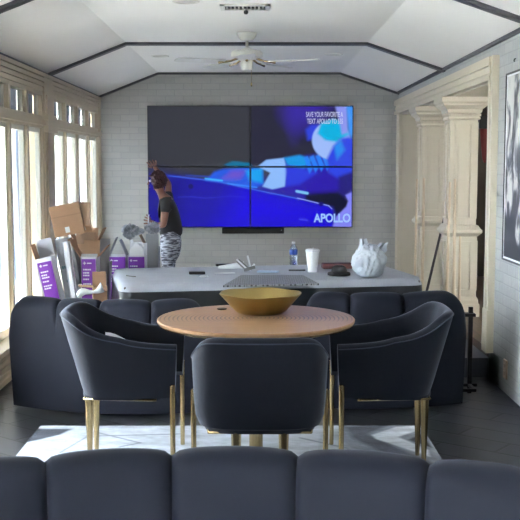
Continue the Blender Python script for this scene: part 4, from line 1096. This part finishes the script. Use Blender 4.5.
# fingers of both hands
def fingers(h, dirv, side, seed):
    dirv = dirv.normalized(); side = side.normalized()
    for k, (off, ln_) in enumerate(((-.024, .062), (-.008, .075), (.008, .07), (.022, .055))):
        b0 = h + side * off; m1 = b0 + dirv * ln_ * .5 + side * off * .6; e1 = b0 + dirv * ln_ + side * off * 1.2 + Vector((-.012, 0, 0))
        skin_mesh('finger', [V4(b0, .011), V4(m1, .0095), V4(e1, .007)], [(0, 1), (1, 2)], m_skin, person, 1)
    th = h - dirv * .01 - side * .02
    skin_mesh('thumb', [V4(th, .012), V4(th - side * .03 + dirv * .012, .0105), V4(th - side * .045 + dirv * .035, .008)], [(0, 1), (1, 2)], m_skin, person, 1)
fingers(haU, Vector((-.35, .1, .9)), Vector((.9, .1, .3)), 1)
fingers(haD, Vector((-.8, .3, .35)), Vector((.2, .2, .9)), 2)
# face: nose, eyes, mouth, ear (looking left, towards the wall)
hc = L_(156.5, 182)
b = BM(); loft(b, [[hc + Vector((-.078, -.012, -.03)), hc + Vector((-.078, .012, -.03)), hc + Vector((-.076, 0, .012))], [hc + Vector((-.103, -.008, -.028)), hc + Vector((-.103, .008, -.028)), hc + Vector((-.085, 0, .01))]]); obj('nose', b, m_skin, person, True)
for s in (-1, 1):
    b = BM(); bmesh.ops.create_uvsphere(b, u_segments=10, v_segments=8, radius=.012); bmesh.ops.translate(b, verts=b.verts, vec=hc + Vector((-.068, s * .03, .012))); obj('eye', b, m_paper, person, True)
    b = BM(); bmesh.ops.create_uvsphere(b, u_segments=12, v_segments=8, radius=.03); bmesh.ops.scale(b, verts=b.verts, vec=(.7, .3, 1)); bmesh.ops.translate(b, verts=b.verts, vec=hc + Vector((.005, s * .082, -.008))); obj('ear', b, m_skin, person, True)
b = BM(); box(b, hc + Vector((-.078, 0, -.055)), (.012, .045, .01), None, .004); obj('mouth', b, mat('lip', (120, 60, 56), .5), person, True)
# hair: short full cap
b = BM(); bmesh.ops.create_icosphere(b, subdivisions=5, radius=1)
for v in b.verts:
    d = v.co.normalized(); k = 1 + .12 * noise.noise(d * 6) + .05 * noise.noise(d * 18)
    if d.x < -.45 and d.z < .35: k *= .72                 # leave the face free
    v.co = Vector((d.x * .1 * k, d.y * .1 * k, d.z * (.108 if d.z > 0 else .1) * k)) + hc + Vector((.014, 0, .016))
obj('hair', b, m_hair, person, True)
# t-shirt
hip = L_(172, 232)
tp = [V4(L_(172.5, 241), .148), V4(L_(170, 224), .14), V4(L_(168, 210), .13), V4(L_(165, 199), .085)]
te = [(0, 1), (1, 2), (2, 3)]
tp.append(V4(shR, .066)); te.append((2, 4)); tp.append(V4(shR.lerp(elbU, .55), .054)); te.append((4, 5))
tp.append(V4(shL, .068)); te.append((2, 6)); tp.append(V4(shL.lerp(elbD, .5), .056)); te.append((6, 7))
tp.append(V4(L_(162, 211), .1)); te.append((2, 8))
skin_mesh('t_shirt', tp, te, m_tee, person)
m_leg = bpy.data.materials.new('patterned_leggings'); m_leg.use_nodes = True
nt = m_leg.node_tree; N = nt.nodes; L = nt.links; pb = N['Principled BSDF']; pb.inputs['Roughness'].default_value = .8
tc = N.new('ShaderNodeTexCoord'); mp = N.new('ShaderNodeMapping'); mp.inputs['Scale'].default_value = (6, 6, 30); n1 = N.new('ShaderNodeTexNoise'); n1.inputs['Scale'].default_value = 2; n1.inputs['Detail'].default_value = 5
cr = N.new('ShaderNodeValToRGB'); e = cr.color_ramp.elements; e[0].position = .45; e[0].color = (*lin((66, 66, 78)), 1); e[1].position = .56; e[1].color = (*lin((176, 178, 190)), 1)
L.new(tc.outputs['Object'], mp.inputs[0]); L.new(mp.outputs[0], n1.inputs['Vector']); L.new(n1.outputs['Fac'], cr.inputs[0]); L.new(cr.outputs[0], pb.inputs['Base Color'])
lp = [V4(L_(171, 224), .128), V4(L_(173, 243), .148)]; le = [(0, 1)]
for s in (-1, 1):
    lp.append(V4(Vector((pel.x + .0, s * .085, pel.z - .15)), .108)); le.append((1, len(lp) - 1))
    lp.append(V4(kn(s), .07)); le.append((len(lp) - 2, len(lp) - 1)); lp.append(V4(Vector((ank(s).x, ank(s).y, .14)), .046)); le.append((len(lp) - 2, len(lp) - 1))
skin_mesh('leggings', lp, le, m_leg, person)
for s in (-1, 1):
    A = ank(s); b = BM(); rg = []
    for x, w, z in ((.06, .03, .07), (.03, .042, .085), (-.06, .045, .075), (-.14, .048, .05), (-.2, .035, .035)):
        rg.append([A + Vector((x, -w, -A.z)), A + Vector((x, w, -A.z)), A + Vector((x, w * .8, -A.z + z)), A + Vector((x, -w * .8, -A.z + z))])
    loft(b, rg); obj('shoe', b, m_black, person, True, 50)
# small white phone in lower hand
b = BM(); box(b, (0, 0, 0), (.012, .06, .1), None, .004); o = obj('phone_in_hand', b, m_paper); o.location = T0 + haD + Vector((-.02, 0, .02)); o.name = 'handheld_device'; tag(o, 'small white device held in the lower hand of the person', 'device')

# ------------------------------------------------------------------ light
w = bpy.data.worlds.new('sky'); bpy.context.scene.world = w; w.use_nodes = True
bg = w.node_tree.nodes['Background']; bg.inputs['Color'].default_value = (.86, .93, 1.0, 1); bg.inputs['Strength'].default_value = 13
sd = bpy.data.lights.new('sun', 'SUN'); sun = bpy.data.objects.new('sun', sd); C.objects.link(sun)
sd.energy = 22; sd.angle = math.radians(.6); sd.color = (1, .95, .87)
dirv = Vector((math.cos(math.radians(47)), -.12, -math.sin(math.radians(47))))
sun.rotation_euler = dirv.to_track_quat('-Z', 'Y').to_euler(); sun.location = (-6, 6, 8)

s = bpy.context.scene
s.view_settings.view_transform = 'Standard'; s.view_settings.look = 'None'; s.view_settings.gamma = 1; s.view_settings.use_curve_mapping = False
s.view_settings.exposure = EV
